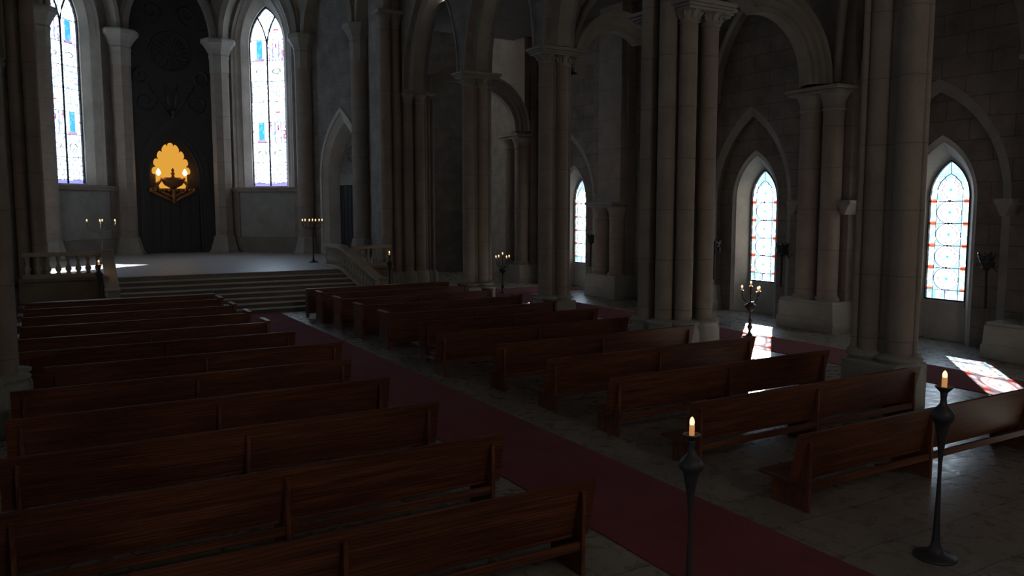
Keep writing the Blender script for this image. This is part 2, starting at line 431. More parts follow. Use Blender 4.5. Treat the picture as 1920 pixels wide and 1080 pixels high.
# facing of the platform front, left and right of the stairs
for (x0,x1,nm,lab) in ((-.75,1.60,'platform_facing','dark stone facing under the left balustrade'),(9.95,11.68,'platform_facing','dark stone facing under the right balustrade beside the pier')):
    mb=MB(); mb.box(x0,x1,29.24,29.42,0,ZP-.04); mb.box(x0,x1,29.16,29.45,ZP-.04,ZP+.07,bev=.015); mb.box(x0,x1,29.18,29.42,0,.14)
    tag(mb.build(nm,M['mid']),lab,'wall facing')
stair=empty('staircase',(5.75,28,0)); tag(stair,'broad flight of stone steps rising from the red carpet to the altar platform','stairs')
nst=7
for k in range(nst):
    y0=27.06+k*.337; mb=MB(); wl=PX0+.12+(0); 
    xr=10.25-.55*(k/nst)
    z0=k*.15; z1=(k+1)*.15
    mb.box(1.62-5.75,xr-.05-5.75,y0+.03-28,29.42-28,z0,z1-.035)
    st_=mb.build('step',M['mid'],stair)  # darker stone on the risers imitates their shade
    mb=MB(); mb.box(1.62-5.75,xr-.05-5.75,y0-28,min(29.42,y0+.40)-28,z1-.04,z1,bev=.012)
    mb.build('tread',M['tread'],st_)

# balustrades -------------------------------------------------------
def baluster_prof(h,z):
    P=[(.075,0),(.075,.06),(.045,.09),(.05,.12),(.085,.24),(.09,.32),(.06,.45),(.04,.56),(.038,.68),(.055,.76),(.06,.84),(.04,.9),(.07,.93),(.07,1)]
    return [(r,z+t*h) for r,t in P]
def rail_run(name,label,pts,zs,rail_w,n,newel=None,solid=False,base=True):
    """balustrade along 2d pts with rail-top heights zs and base heights"""
    bx,by=pts[0]; e=empty(name,(bx,by,0)); tag(e,label,'balustrade')
    L=[0]
    for a,b in zip(pts,pts[1:]): L.append(L[-1]+math.dist(a,b))
    def at(s):
        for i in range(len(pts)-1):
            if s<=L[i+1]+1e-9:
                t=(s-L[i])/(L[i+1]-L[i]); break
        return (pts[i][0]+(pts[i+1][0]-pts[i][0])*t-bx, pts[i][1]+(pts[i+1][1]-pts[i][1])*t-by, zs[i][0]+(zs[i+1][0]-zs[i][0])*t, zs[i][1]+(zs[i+1][1]-zs[i][1])*t)
    def sweep(mb,w,za,zb,which):
        rings=[]
        for i in range(len(pts)):
            d=Vector((0,0,0))
            if i>0: d+=Vector((pts[i][0]-pts[i-1][0],pts[i][1]-pts[i-1][1],0)).normalized()
            if i<len(pts)-1: d+=Vector((pts[i+1][0]-pts[i][0],pts[i+1][1]-pts[i][1],0)).normalized()
            d.normalize(); nrm=Vector((-d.y,d.x,0))
            z=zs[i][which]; p=Vector((pts[i][0]-bx,pts[i][1]-by,0)); b=.025
            sec=[(-w/2,za),(w/2,za),(w/2,zb-b),(w/2-b,zb),(-w/2+b,zb),(-w/2,zb-b)]
            rings.append([tuple(p+nrm*q+Vector((0,0,z+r))) for q,r in sec])
        mb.ribbon(rings,None)
    m1=MB(); sweep(m1,rail_w,-.12,0,1); m1.build('handrail',M['rail'],e)
    m2=MB(); sweep(m2,rail_w*.8,0,.12,0); sweep(m2,rail_w*.6,-.05,.0,0) ; m2.build('base_rail',M['rail'],e)
    for k in range(n):
        x,y,zb,zt=at(L[-1]*(k+.5)/n); m=MB(); m.lathe(baluster_prof(zt-.12-zb-.12,0),n=12); m.build('baluster',M['rail'],e,(x,y,zb+.12))
    if newel:
        for (nx,ny,zt,w,zb) in newel:
            m=MB(); m.box(nx-bx-w/2,nx-bx+w/2,ny-by-w/2,ny-by+w/2,zb,zt,bev=.02); m.box(nx-bx-w/2-.04,nx-bx+w/2+.04,ny-by-w/2-.04,ny-by+w/2+.04,zt-.02,zt+.07,bev=.02); m.build('newel_post',M['rail'],e)
    return e
rail_run('balustrade','straight stone balustrade on the platform edge left of the stairs',[(-.62,29.36),(1.62,29.36)],[(ZP+.07,2.08)]*2,.26,8)
rail_run('balustrade','straight stone balustrade on the platform edge right of the stairs',[(10.05,29.36),(11.62,29.36)],[(ZP+.07,2.06)]*2,.24,6)
rail_run('stair_balustrade','sloping stone balustrade down the left side of the stairs',[(1.78,29.55),(1.76,29.2),(1.74,27.0)],[(ZP,2.12),(ZP,2.12),(.10,1.04)],.36,8,[(1.74,26.9,.98,.34,0)])
rail_run('stair_balustrade','sloping stone balustrade down the right side of the stairs',[(9.62,31.1),(9.66,29.2),(10.28,27.0)],[(ZP,2.10),(ZP,2.10),(.10,1.02)],.36,22,[(10.3,26.9,.96,.34,0)])

# carpets -----------------------------------------------------------
def carpet(name,x0,x1,y0,y1,label,dz=0):
    m=MB(); b=.012; m.box(x0,x1,y0,y1,.0,.014+dz,bev=.006)
    return tag(m.build(name,M['carpet']),label,'carpet')
carpet('carpet_runner',5.02,6.69,YW+.5,27.0,'long dark red carpet runner down the middle aisle between the pew blocks')
carpet('carpet_runner',15.22,16.95,YW+.5,28.0,'red carpet runner along the right side aisle behind the columns')
carpet('carpet_runner',14.2,19.95,28.05,30.1,'red carpet strip crossing the right aisle near the far lancet window')

# ------------------------------------------------------------------ right aisle wall (wall_right) with blind arches and lancet windows
XR=19.85
fR=lambda u,d,z:(XR+d,u,z)
WIN=[-6.2+0.0,0.0,6.25,12.55,18.83,29.25]
WIN=[6.25,12.55,18.83,29.25]
ZA=11.2
blind=[outline(c,1.95,0,3.7,6.75) for c in WIN[:2]]+[outline(18.83,1.72,0,3.7,6.75)]+[outline(23.1,1.42,0,4.6,8.2)]+[outline(29.25,1.95,0,3.7,6.75)]
blind2=[outline(c,1.70,0,3.7,6.42) for c in WIN[:2]]+[outline(18.83,1.50,0,3.7,6.42)]+[outline(23.1,1.2,0,4.6,7.85)]+[outline(29.25,1.70,0,3.7,6.42)]
mb=MB(); skin(mb,fR,YW,33.0,0,ZA,blind,0)
fixed=mb
wr=tag(mb.build('wall_right',M['wall']),kind='structure')
m=MB()
for A,B in zip(blind,blind2): loft(m,fR,A,0,B,.1,False); 
m.build('arch_moulding',M['arch'],wr)
m=MB()
for A,B in zip(blind,blind2): loft(m,fR,B,.1,B,.28,False)
rec=[outline(c,.98,0,3.75,5.35) for c in WIN]
for B,c in zip(blind2,WIN[:3]+[None]+WIN[3:]):
    ops=[r for r in rec if c is not None and abs(r[0][0]+.98-c)<.01]
    skin(m,fR,B[0][0],B[-1][0],0,99,ops,.28,top=B[1:-1])
m.build('recess_wall',M['wall'],wr)
m=MB()
for c in WIN:
    A=outline(c,.98,0,3.75,5.35); A1=outline(c,.90,0,3.75,5.22); A2=outline(c,.86,0,3.75,5.18); B=outline(c,.58,0,3.76,4.79)
    loft(m,fR,A,.28,A1,.34,False); loft(m,fR,A1,.34,A2,.34,False); loft(m,fR,A2,.34,B,.72,False)
    W=outline(c,.545,1.06,3.76,4.72)
    skin(m,fR,B[0][0],B[-1][0],0,99,[W],.72,top=B[1:-1])
    W2=outline(c,.545,1.06,3.76,4.72); loft(m,fR,W,.72,W2,.80)
    skin(m,fR,c-1.2,c+1.2,0,6,[W2],.80)
    m.box(XR+.66,XR+.74,c-.57,c+.57,.92,1.03)      # sill course
m.build('window_reveal',M['reveal'],wr)
for i,c in enumerate(WIN):
    w=empty('window_%d'%(i+1),(XR+.735,c,0)); tag(w,kind='structure')
    f=lambda u,d,z:(d,u,z)
    glass_pane('stained_glass',f,0,.545,1.06,3.76,4.72,.03,tint_aisle,74,250,w)
    m=MB(); S=1.06
    for b in BARS: seg(m,f,(-.54,S+b),(.54,S+b),0,.011)
    for sg in (-1,1): seg(m,f,(sg*.345,S),(sg*.345,S+2.95),0,.008)
    seg(m,f,(0,S),(0,S+.265),0,.009)
    for k,b in enumerate(BARS):
        cz=S+b+.2925; tube2(m,f,[((.335 if k<4 else .28)*math.cos(2*PI*q_/32),cz+(.289 if k<4 else .27)*math.sin(2*PI*q_/32)) for q_ in range(33)],0,.0085)
        q=lambda a:.165+.065*abs(math.cos(2*a))**.6
        circ(m,f,0,cz,0,.17,.0045,32,q)
        m.lathe([(.03,0),(.03,.012)],n=8) if False else None
    # head of the light
    cz=S+BARS[4]+.2925
    tube2(m,f,[(-.345,S+2.9),(-.27,S+3.10),(-.12,S+3.25),(0,S+3.32),(.12,S+3.25),(.27,S+3.10),(.345,S+2.9)],0,.011)
    seg(m,f,(0,S+3.3),(0,S+3.62),0,.009)
    for a in (.6,1.1,2.04,2.54): seg(m,f,(.27*math.cos(a),cz+.27*math.sin(a)),(.37*math.cos(a),cz+.40*math.sin(a)),0,.007)
    for k in range(1,5):
        z=S+BARS[k]; 
        m.prism([(-.075,z-.0),(0,z-.03),(.075,z),(0,z+.03)],-.012,.012,lambda p,q,w_:(w_,p,q))
    m.build('lead_tracery',M['lead'],w)
    m=MB(); A=outline(0,.53,1.07,3.76,4.70); B=outline(0,.555,1.045,3.76,4.735)
    ring(m,lambda u,d,z:(d,u,z),A,B,-.03,.04); m.box(-.03,.04,-.55,.55,1.045,1.085)
    m.build('window_frame',M['lead'],w)

# wall pilasters of the right aisle ---------------------------------
def pilaster(y,label,hi=True,corb=True,shafts=((.30,.33),(-.42,.28)),x=19.25):
    e=empty('wall_pilaster',(x,y,0)); tag(e,label,'pilaster')
    m=MB()
    P=[(1.0,0),(1.0,.30),(.97,.34),(.94,.78),(.90,.86)]
    for (w,z),(w2,z2) in zip(P,P[1:]):
        m.prism([(-w,z),(w,z),(w2,z2),(-w2,z2)],-.36-(w-.9)*.8,.62,lambda p,q,d:(d,p,q))
    m.build('plinth',M['plinth'],e)
    top=6.85 if hi else 3.7
    yb=min(.86,max(dy+r for dy,r in shafts)+.23); m=MB(); m.box(.22,.62,-.86,yb,.86,ZA); 
    m.build('pier_back',M['column'],e)
    for dy,r in shafts:
        m=MB(); m.lathe([(r+.06,.86),(r+.07,.92),(r+.02,.98),(r,1.02),(r,top-.62)],0,dy,36); m.build('shaft',M['column'],e)
    m=MB()
    for dy,r in shafts:
        m.lathe([(r+.01,top-.66),(r+.05,top-.62),(r+.01,top-.58),(r+.04,top-.4),(r+.13,top-.22),(r+.17,top-.18)],0,dy,16)
    m.box(-.46,.3,-.85 if hi else -.78,yb-.04,top-.20,top-.10,bev=.02); m.box(-.54,.3,-.93 if hi else -.86,yb+.04,top-.10,top,bev=.02)
    m.build('capital',M['capital'],e)
    if hi and corb:
        for s in (-1,1):
            m=MB(); m.prism([(-.05,3.3),(.05,3.3),(.16,3.55),(.22,3.6),(.22,3.7),(-.22,3.7),(-.22,3.6),(-.16,3.55)],-.05,.45,lambda p,q,d:(d,p+s*.88,q)); m.build('corbel',M['capital'],e)
    else:
        m=MB(); m.box(-.02,.3,-.72,.72,3.7,ZA); m.build('upper_pier',M['column'],e)
    return e
pilaster(9.55,'compound stone pilaster at the right edge, right of the nearest lancet window',shafts=((-.12,.33),(-.72,.2)))
pilaster(15.62,'compound stone pilaster on the right aisle wall between the two nearest lancet windows')
pilaster(21.2,'stone pilaster on the right wall hidden behind the four-shaft column',x=19.5,corb=False)
pilaster(25.5,'stone wall pilaster with low capitals right of the farthest lancet window',hi=False,shafts=((.36,.36),(-.52,.29)))
pilaster(32.7,'dim stone pilaster at the far end of the right aisle',corb=False,x=19.3,shafts=((.34,.36),(-.45,.34)))
pilaster(3.2,'stone pilaster on the right wall beyond the picture edge')

# torches -----------------------------------------------------------
def torch(y,label,tilt):
    e=empty('wall_torch',(19.78,y,1.05)); tag(e,label,'torch','unlit torches on the right aisle wall')
    e.rotation_euler=(tilt,-.05,0)
    m=MB(); m.lathe([(.03,0),(.034,.05),(.030,.06),(.034,.9),(.05,1.0),(.055,1.02)],n=10); m.build('torch_handle',M['torchwood'],e)
    m=MB()
    for k in range(8):
        a=2*PI*k/8; ca,sa=math.cos(a),math.sin(a)
        m.tube([(ca*.05,sa*.05,.95),(ca*.09,sa*.09,1.08),(ca*.15,sa*.15,1.24),(ca*.19,sa*.19,1.36)],[.02,.024,.028,.016],6)
    for z,r in ((1.02,.085),(1.16,.14),(1.27,.18)): m.tube([(r*math.cos(2*PI*k/16),r*math.sin(2*PI*k/16),z) for k in range(17)],.018,6,caps=False)
    m.lathe([(.04,.95),(.08,1.06),(.12,1.22),(.11,1.3),(.0,1.32)],n=12)
    m.build('torch_basket',M['iron'],e)
    m=MB(); m.tube([(.05,0,1.06),(.10,.02,1.06),(.10,-.12,1.0),(.10,-.18,.9)],.016,6); m.box(.08,.11,-.14,.14,.98,1.12); m.build('wall_bracket',M['iron'],e)
torch(11.02,'unlit torch on the wall right of the nearest lancet window',.0)
torch(17.33,'unlit torch on the wall right of the middle lancet window',.05)
torch(20.25,'unlit torch on the wall left of the middle lancet window',.08)
torch(27.45,'small unlit torch on the wall right of the farthest lancet window',.10)

# ------------------------------------------------------------------ left aisle wall, west wall, ceilings
XL=-8.2
fL=lambda u,d,z:(XL-d,u,z)
mb=MB(); wl=[outline(c,.4,1.6,3.6,4.3) for c in (0,6.25,12.55,18.83,25,29.25)]  # unseen left aisle openings, added to let in more daylight
skin(mb,fL,YW,33.0,0,ZA,wl,0)
for o in wl: loft(mb,fL,o,0,o,.8)
tag(mb.build('wall_left',M['wall']),kind='structure')
# nave arcade walls; unseen clerestory openings on the left added for daylight
COLY=[-2.0,3.55,9.05,14.6,19.93,24.85,30.2]
XA=13.0; XLA=-1.28
TOPZ=17.0
def arcade(name,x,sgn,add_clere):
    f=lambda u,d,z:(x-sgn*.5+sgn*d,u,z)
    ops=[];ops2=[]
    for a,b in zip(COLY,COLY[1:]):
        ops.append(outline((a+b)/2,(b-a)/2-.30,8.05,8.05,11.9,18)); ops2.append(outline((a+b)/2,(b-a)/2-.52,8.05,8.05,11.5,18))
    mb=MB()
    cl=[outline((a+b)/2,.28,14.2,15.4,15.9) for a,b in zip(COLY,COLY[1:])] if add_clere else []
    # lower part (arches) and upper part (added clerestory openings)
    mb2=MB()
    for fd in ((0,),(1.0,)):
        skin(mb,f,YW,30.6,8.05,13.2,ops,fd[0]); skin(mb,f,YW,30.6,13.2,TOPZ,cl,fd[0])
    for A in ops: loft(mb,f,A,0,A,.18,False); loft(mb,f,A,.82,A,1.0,False)
    for o in cl: loft(mb,f,o,0,o,1.0)
    # underside over the columns
    for y in COLY: mb.poly([f(y-.3,0,8.05),f(y+.3,0,8.05),f(y+.3,1,8.05),f(y-.3,1,8.05)])
    w=tag(mb.build(name,M['apse']),kind='structure')
    m=MB()
    for A,B in zip(ops,ops2): loft(m,f,A,.18,B,.28,False); loft(m,f,B,.28,B,.72,False); loft(m,f,B,.72,A,.82,False)
    m.build('arch_soffit',M['arch'],w)
    m=MB()
    for a,b in zip(COLY,COLY[1:]):
        A=outline((a+b)/2,(b-a)/2-.30,8.05,8.05,11.9,18); B=outline((a+b)/2,(b-a)/2-.22,8.05,8.05,12.05,18)
        ring(m,f,A,B,-.05,.02)
    m.build('arch_moulding',M['arch'],w)
arcade('wall_arcade_right',XA,1,False)
arcade('wall_arcade_left',XLA,-1,True)
# west wall behind the camera, unseen window openings added to brighten the interior
fW=lambda u,d,z:(u,YW-d,z)
mb=MB(); ww=[outline(5.86,1.5,8.0,10.5,12.6),outline(16.6,.9,2.5,5.0,6.5),outline(-4.6,.9,2.5,5.0,6.5)]
skin(mb,fW,XL-.2,XR+.2,0,TOPZ,ww,0)
for o in ww: loft(mb,fW,o,0,o,.8)
tag(mb.build('wall_back',M['wall']),kind='structure')
# ceilings: nave vault and flat aisle ceilings
mb=MB()
prof=[(XLA+.5+ (XA-XLA-1)*k/16, TOPZ-.6+2.6*math.sin(PI*k/16)**.8) for k in range(17)]
for (a,b) in zip(prof,prof[1:]): mb.poly([(a[0],YW,a[1]),(b[0],YW,b[1]),(b[0],46,b[1]),(a[0],46,a[1])])
mb.poly([(XL-.3,YW,ZA),(XLA-.4,YW,ZA),(XLA-.4,33,ZA),(XL-.3,33,ZA)]); mb.poly([(XA+.4,YW,ZA),(XR+.3,YW,ZA),(XR+.3,33,ZA),(XA+.4,33,ZA)])
mb.poly([(-9.5,33,TOPZ),(XLA+1,33,TOPZ),(XLA+1,46.5,TOPZ),(-9.5,46.5,TOPZ)]); mb.poly([(XA-1,33,TOPZ),(21.5,33,TOPZ),(21.5,46.5,TOPZ),(XA-1,46.5,TOPZ)])
tag(mb.build('ceiling',M['vault']),kind='structure')
# gable pieces closing the nave vault at the west and east
mb=MB()
for y in (YW+.01,45.9):
    for (a,b) in zip(prof,prof[1:]): mb.poly([(a[0],y,TOPZ-.7),(b[0],y,TOPZ-.7),(b[0],y,b[1]),(a[0],y,a[1])])
tag(mb.build('trim_1',M['vault']),kind='structure')
# transept ends beyond the aisles
mb=MB(); mb.poly([(13.6,39.5,0),(21.2,39.5,0),(21.2,39.5,TOPZ),(13.6,39.5,TOPZ)]); mb.poly([(21.2,33,0),(21.2,39.5,0),(21.2,39.5,TOPZ),(21.2,33,TOPZ)])
mb.poly([(XR,33,0),(21.2,33,0),(21.2,33,TOPZ),(XR,33,TOPZ)]); mb.poly([(13.5,33,ZA),(XR,33,ZA),(XR,33,TOPZ),(13.5,33,TOPZ)])
tag(mb.build('wall_transept_right',M['apse']),kind='structure')
mb=MB(); mb.poly([(-9.4,39.5,0),(-1.9,39.5,0),(-1.9,39.5,TOPZ),(-9.4,39.5,TOPZ)]); mb.poly([(-9.4,33,0),(-9.4,39.5,0),(-9.4,39.5,TOPZ),(-9.4,33,TOPZ)])
mb.poly([(XL,33,0),(-9.4,33,0),(-9.4,33,TOPZ),(XL,33,TOPZ)]); mb.poly([(-1.8,33,ZA),(XL,33,ZA),(XL,33,TOPZ),(-1.8,33,TOPZ)])
tag(mb.build('wall_transept_left',M['apse']),kind='structure')

# transverse arches over the right aisle
def transverse(y,label,apex=8.55,hw=2.12):
    f=lambda u,d,z:(16.35+u,y+d,z)
    m=MB()
    A=outline(0,hw,6.9,6.95,apex,16,springL=7.6); A[0]=(-hw,7.5)
    B=outline(0,hw+.55,6.9,6.95,apex+.62,16,springL=7.6); B[0]=(-hw-.55,7.5)
    ring(m,f,A,B,-.16,.16)
    for e1,e2 in ((.13,.27),(.28,.40),(.42,.52)):
        A2=outline(0,hw+e1,6.9,6.95,apex+e1*1.15,16,springL=7.6);A2[0]=(-hw-e1,7.5)
        B2=outline(0,hw+.55,6.9,6.95,apex+.62,16,springL=7.6);B2[0]=(-hw-.55,7.5)
        ring(m,f,A2,B2,-e2,e2)
    return tag(m.build('transverse_arch',M['arch']),label,'arch')
for y,l in ((9.3,'pale stone arch over the right aisle behind the nearest big column'),(15.62,'pale stone arch over the right aisle springing from the pilaster between the two nearest lancets'),(20.4,'pale stone arch over the right aisle rising right of the slim second column'),(31.6,'stone arch closing the far end of the right aisle before the dark transept')):
    transverse(y,l)
# diagonal vault ribs springing from the wall pilasters
def rib(p0,p1,z0,z1,zc,label):
    p0=Vector(p0);p1=Vector(p1);L=(p1-p0).length; m=MB(); pts=[]
    n=20
    for k in range(n+1):
        t=k/n; s=abs(2*t-1)
        z=(z0 if t<.5 else z1)+(zc-(z0 if t<.5 else z1))*math.sqrt(max(0,1-s**2.2))
        q=p0+(p1-p0)*t; pts.append((q.x,q.y,z))
    m.tube(pts,.13,8); return tag(m.build('vault_rib',M['arch']),label,'vault rib')
rib((19.3,15.2),(13.6,9.3),7.0,8.05,10.6,'diagonal vault rib rising toward the viewer from the pilaster between the two nearest lancets')
rib((19.3,15.5),(13.6,19.9),7.0,8.05,10.6,'diagonal vault rib rising away over the middle lancet window')
# wall rib above each bay of the right wall
def wallrib(a,b,zs,za,label):
    f=lambda u,d,z:(XR-.0+d,u,z); m=MB(); c=(a+b)/2;w=(b-a)/2
    ring(m,f,outline(c,w,zs-.05,zs,za,16),outline(c,w+.2,zs-.05,zs,za+.22,16),-.28,.05)
    return tag(m.build('wall_arch',M['arch']),label,'arch')
wallrib(16.35,20.2,7.0,10.2,'moulded arch high on the right wall above the middle lancet window')
wallrib(10.45,14.45,7.0,10.3,'moulded arch high on the right wall above the nearest lancet window')

# ------------------------------------------------------------------ nave columns
def cluster_plinth(mb,pos,z1,ext=.18,core=None):
    for (x,y,r) in pos:
        mb.lathe([(r+ext+.05,0),(r+ext+.05,.18),(r+ext+.01,.24),(r+ext,.70*z1),(r+ext-.05,.82*z1),(r+ext-.06,.86*z1),(r+ext-.01,.90*z1),(r+ext,.94*z1),(r+.03,z1-.02),(r,z1)],x,y,20)
    if core: mb.box(-core[0],core[0],-core[1],core[1],0,z1*.84,bev=.03)
def column(name,x,y,label,pos,H=8.05,core=(.2,.2),tall=(),abac=.72,zb=0.0,thin=(),group=None,capdrop=.42,abx=None):
    e=empty(name,(x,y,zb)); tag(e,label,'column',group)
    z1=.92
    m=MB(); cluster_plinth(m,pos,z1,core=(max(core[0],.2)+.26,max(core[1],.2)+.26)); m.build('plinth',M['plinth'],e)
    for i,(px,py,r) in enumerate(pos):
        top=H-capdrop if i not in tall else TOPZ-.3-zb
        m=MB(); m.lathe([(r,z1-.02),(r,top)],px,py,40); m.build('shaft',M['column'],e)
    m=MB(); m.box(-core[0],core[0],-core[1],core[1],z1*.8,H-.1)
    if core[0]>.3: m.box(-core[0],core[0],-core[1],core[1],H-.1,H-.02)
    m.build('core',M['column'],e)
    for (px,py,r) in thin:
        m=MB(); m.lathe([(r+.05,z1-.04),(r+.05,z1),(r,z1+.05),(r,H-capdrop)],px,py,12); m.build('colonnette',M['column'],e)
    m=MB(); xs=[];ys=[]
    for i,(px,py,r) in enumerate(list(pos)+list(thin)):
        if i in tall: continue
        m.lathe([(r+.0,H-capdrop-.06),(r+.035,H-capdrop-.03),(r+.0,H-capdrop+.0),(r+.03,H-.30),(r+.10,H-.21),(r+.13,H-.2)],px,py,20)
        xs+= [px-r,px+r]; ys+=[py-r,py+r]
        # leaf volutes under the abacus
        for k in range(8):
            a=2*PI*(k+.5)/8; ca,sa=math.cos(a),math.sin(a)
            m.tube([(px+ca*(r+.01),py+sa*(r+.01),H-.38),(px+ca*(r+.05),py+sa*(r+.05),H-.28),(px+ca*(r+.13),py+sa*(r+.13),H-.22),(px+ca*(r+.12),py+sa*(r+.12),H-.27)],[.03,.035,.03,.015],5)
    if abx: 
        for (a,b,c,d) in abx:
            m.box(a,b,c,d,H-.21,H-.15,bev=.015); m.box(a-.05,b+.05,c-.05,d+.05,H-.15,H-.09,bev=.015); m.box(a-.11,b+.11,c-.11,d+.11,H-.09,H,bev=.02)
    else:
        a,b,c,d=min(xs)-.12,max(xs)+.12,min(ys)-.12,max(ys)+.12
        m.box(a,b,c,d,H-.21,H-.15,bev=.015); m.box(a-.05,b+.05,c-.05,d+.05,H-.15,H-.09,bev=.015); m.box(a-.11,b+.11,c-.11,d+.11,H-.09,H,bev=.02)
    m.build('capital',M['capital'],e)
    return e
r=.20
quad=[(-.63,.31,r),(-.63,-.31,r),(-.31,-.63,r),(.31,-.63,r),(-.31,.63,r),(.31,.63,r),(.63,.31,r),(.63,-.31,r)]
qabx=[(-.62,.62,-.98,-.36),(-.62,.62,.36,.98),(.36,.98,-.62,.62)]
pairX=[(-.275,0,r+.005),(.275,0,r+.005)]
pairY=[(0,-.30,r+.02),(0,.30,r+.02)]
column('nave_column',13.0,9.0,'large dark stone column with twin shafts between the two nearest lancet windows',pairY,thin=((-.12,.53,.06),(-.24,.45,.055),(.12,-.5,.06)),core=(.03,.30))
column('nave_column',13.0,14.57,'massive compound column of four visible shafts beside the middle pews',quad,tall=(0,1),core=(.33,.33),abx=qabx)
column('nave_column',13.0,19.93,'slim twin-shaft column left of the farthest lancet window',pairX,thin=((.53,-.02,.05),),core=(.28,.02))
column('nave_column',13.0,24.85,'pale slim twin-shaft column beside the five-branched candelabrum',pairX,thin=((.52,-.06,.07),),core=(.28,.02))
column('nave_column',XLA,15.0,'pale stone column cut by the left edge of the picture',quad,tall=(6,7),core=(.33,.33),abx=[(-.62,.62,-.98,-.36),(-.62,.62,.36,.98),(-.98,-.36,-.62,.62)])
for y,l in ((3.55,'right of the viewer near the nearest pews'),(-2.0,'behind the viewer on the right')): column('nave_column',13.0,y,'stone column '+l,pairX)
for y,l in ((9.05,'left of the nearest pews'),(3.55,'left of the viewer'),(-2.0,'behind the viewer on the left'),(19.93,'on the left side of the nave before the crossing'),(24.85,'on the far left side of the nave')): column('nave_column',XLA-.25,y,'stone column '+l,pairX)
# crossing piers
def crossing(x,y,label,s):
    e=empty('crossing_pier',(x,y,0)); tag(e,label,'column')
    lo=[(0.30*s,0,.215),(.80*s,-.02,.215)]; hi=[(-.62*s,.05,.225),(-.16*s,.02,.16)]
    m=MB(); 
    for (px,py,r) in lo+hi: m.lathe([(r+.24,0),(r+.24,.2),(r+.18,.26),(r+.14,.8),(r+.08,.86),(r+.1,.9),(r,.95)],px,py,20)
    m.box(-.8,1.2,.0,1.6,0,.84,bev=.03) if s>0 else m.box(-1.2,.8,.0,1.6,0,.84,bev=.03)
    for k,r2 in enumerate((.1,.07,.09)): m.lathe([(r2+.1,0),(r2+.09,.8),(r2+.02,.95)],s*(1.1+.17*k),.12,12)
    m.build('plinth',M['plinth'],e)
    for (px,py,r) in lo: m=MB(); m.lathe([(r,.9),(r,7.65)],px,py,24); m.build('shaft',M['column'],e)
    for (px,py,r) in hi: m=MB(); m.lathe([(r,.9),(r,10.5)],px,py,24); m.build('shaft',M['column'],e)
    m=MB()
    for k,r2 in enumerate((.08,.05,.07)): m.lathe([(r2,.9),(r2,7.8)],s*(1.1+.17*k),.12,12)
    m.build('thin_shafts',M['column'],e)
    m=MB(); 
    for (px,py,r) in lo: m.lathe([(r,7.6),(r+.03,7.64),(r,7.68),(r+.04,7.85),(r+.15,8.0)],px,py,16)
    m.box(*( (.02,1.50) if s>0 else (-1.50,-.02)),-.34,.5,8.0,8.12,bev=.02)
    m.build('low_capital',M['capital'],e)
    m=MB()
    for (px,py,r) in hi: m.lathe([(r,10.45),(r+.03,10.5),(r,10.54),(r+.05,10.75),(r+.14,10.95)],px,py,16)
    m.box(*( (-.98,.12) if s>0 else (-.12,.98)),-.32,.5,10.95,11.1,bev=.02)
    m.build('high_capital',M['capital'],e)
    m=MB(); m.box(*((-.7,1.3) if s>0 else (-1.3,.7)),.1,1.5,.84,TOPZ-.7)
    m.build('pier_core',M['apse'],e)
    m=MB(); m.lathe([(.16,8.1),(.16,TOPZ-.4)],.25*s,-.02,16); m.lathe([(.13,8.1),(.13,TOPZ-.4)],.60*s,-.0,16); m.lathe([(.2,11.1),(.2,TOPZ-.4)],-.5*s,.03,16)
    m.build('vault_shafts',M['arch'],e)
    return e
crossing(12.45,30.2,'dark clustered pier with tall and low capitals right of the chancel steps',1)
crossing(-.75,30.2,'dark clustered pier at the left end of the platform balustrade',-1)

# ------------------------------------------------------------------ apse
CX=5.86
V=[(-7.45,31.2),(-7.18,36.5),(-5.59,40.15),(-2.28,43.5),(2.28,43.5),(5.59,40.15),(7.18,36.5),(7.45,31.2)]
V=[Vector((CX+a,b,0)) for a,b in V]
def offs(i,d):
    # vertex i pushed outward by d
    n=Vector((0,0,0))
    for a,b in ((i-1,i),(i,i+1)):
        if a<0 or b>=len(V): continue
        t=(V[b]-V[a]).normalized(); n+=Vector((-t.y,t.x,0))
    n.normalize(); return V[i]+n*d*1.06
def panel(i):
    a,b=V[i],V[i+1]; t=(b-a).normalized(); n=Vector((-t.y,t.x,0)); L=(b-a).length
    return (lambda u,d,z:tuple(a+t*u+n*d+Vector((0,0,z)))),L
WF=.28   # wall face depth behind the column axes
wa=None
names=['wall_apse_left_side','wall_apse_left_door','wall_apse_left','wall_altar','wall_apse_right','wall_apse_right_door','wall_apse_right_side']
wn=len(WIN)
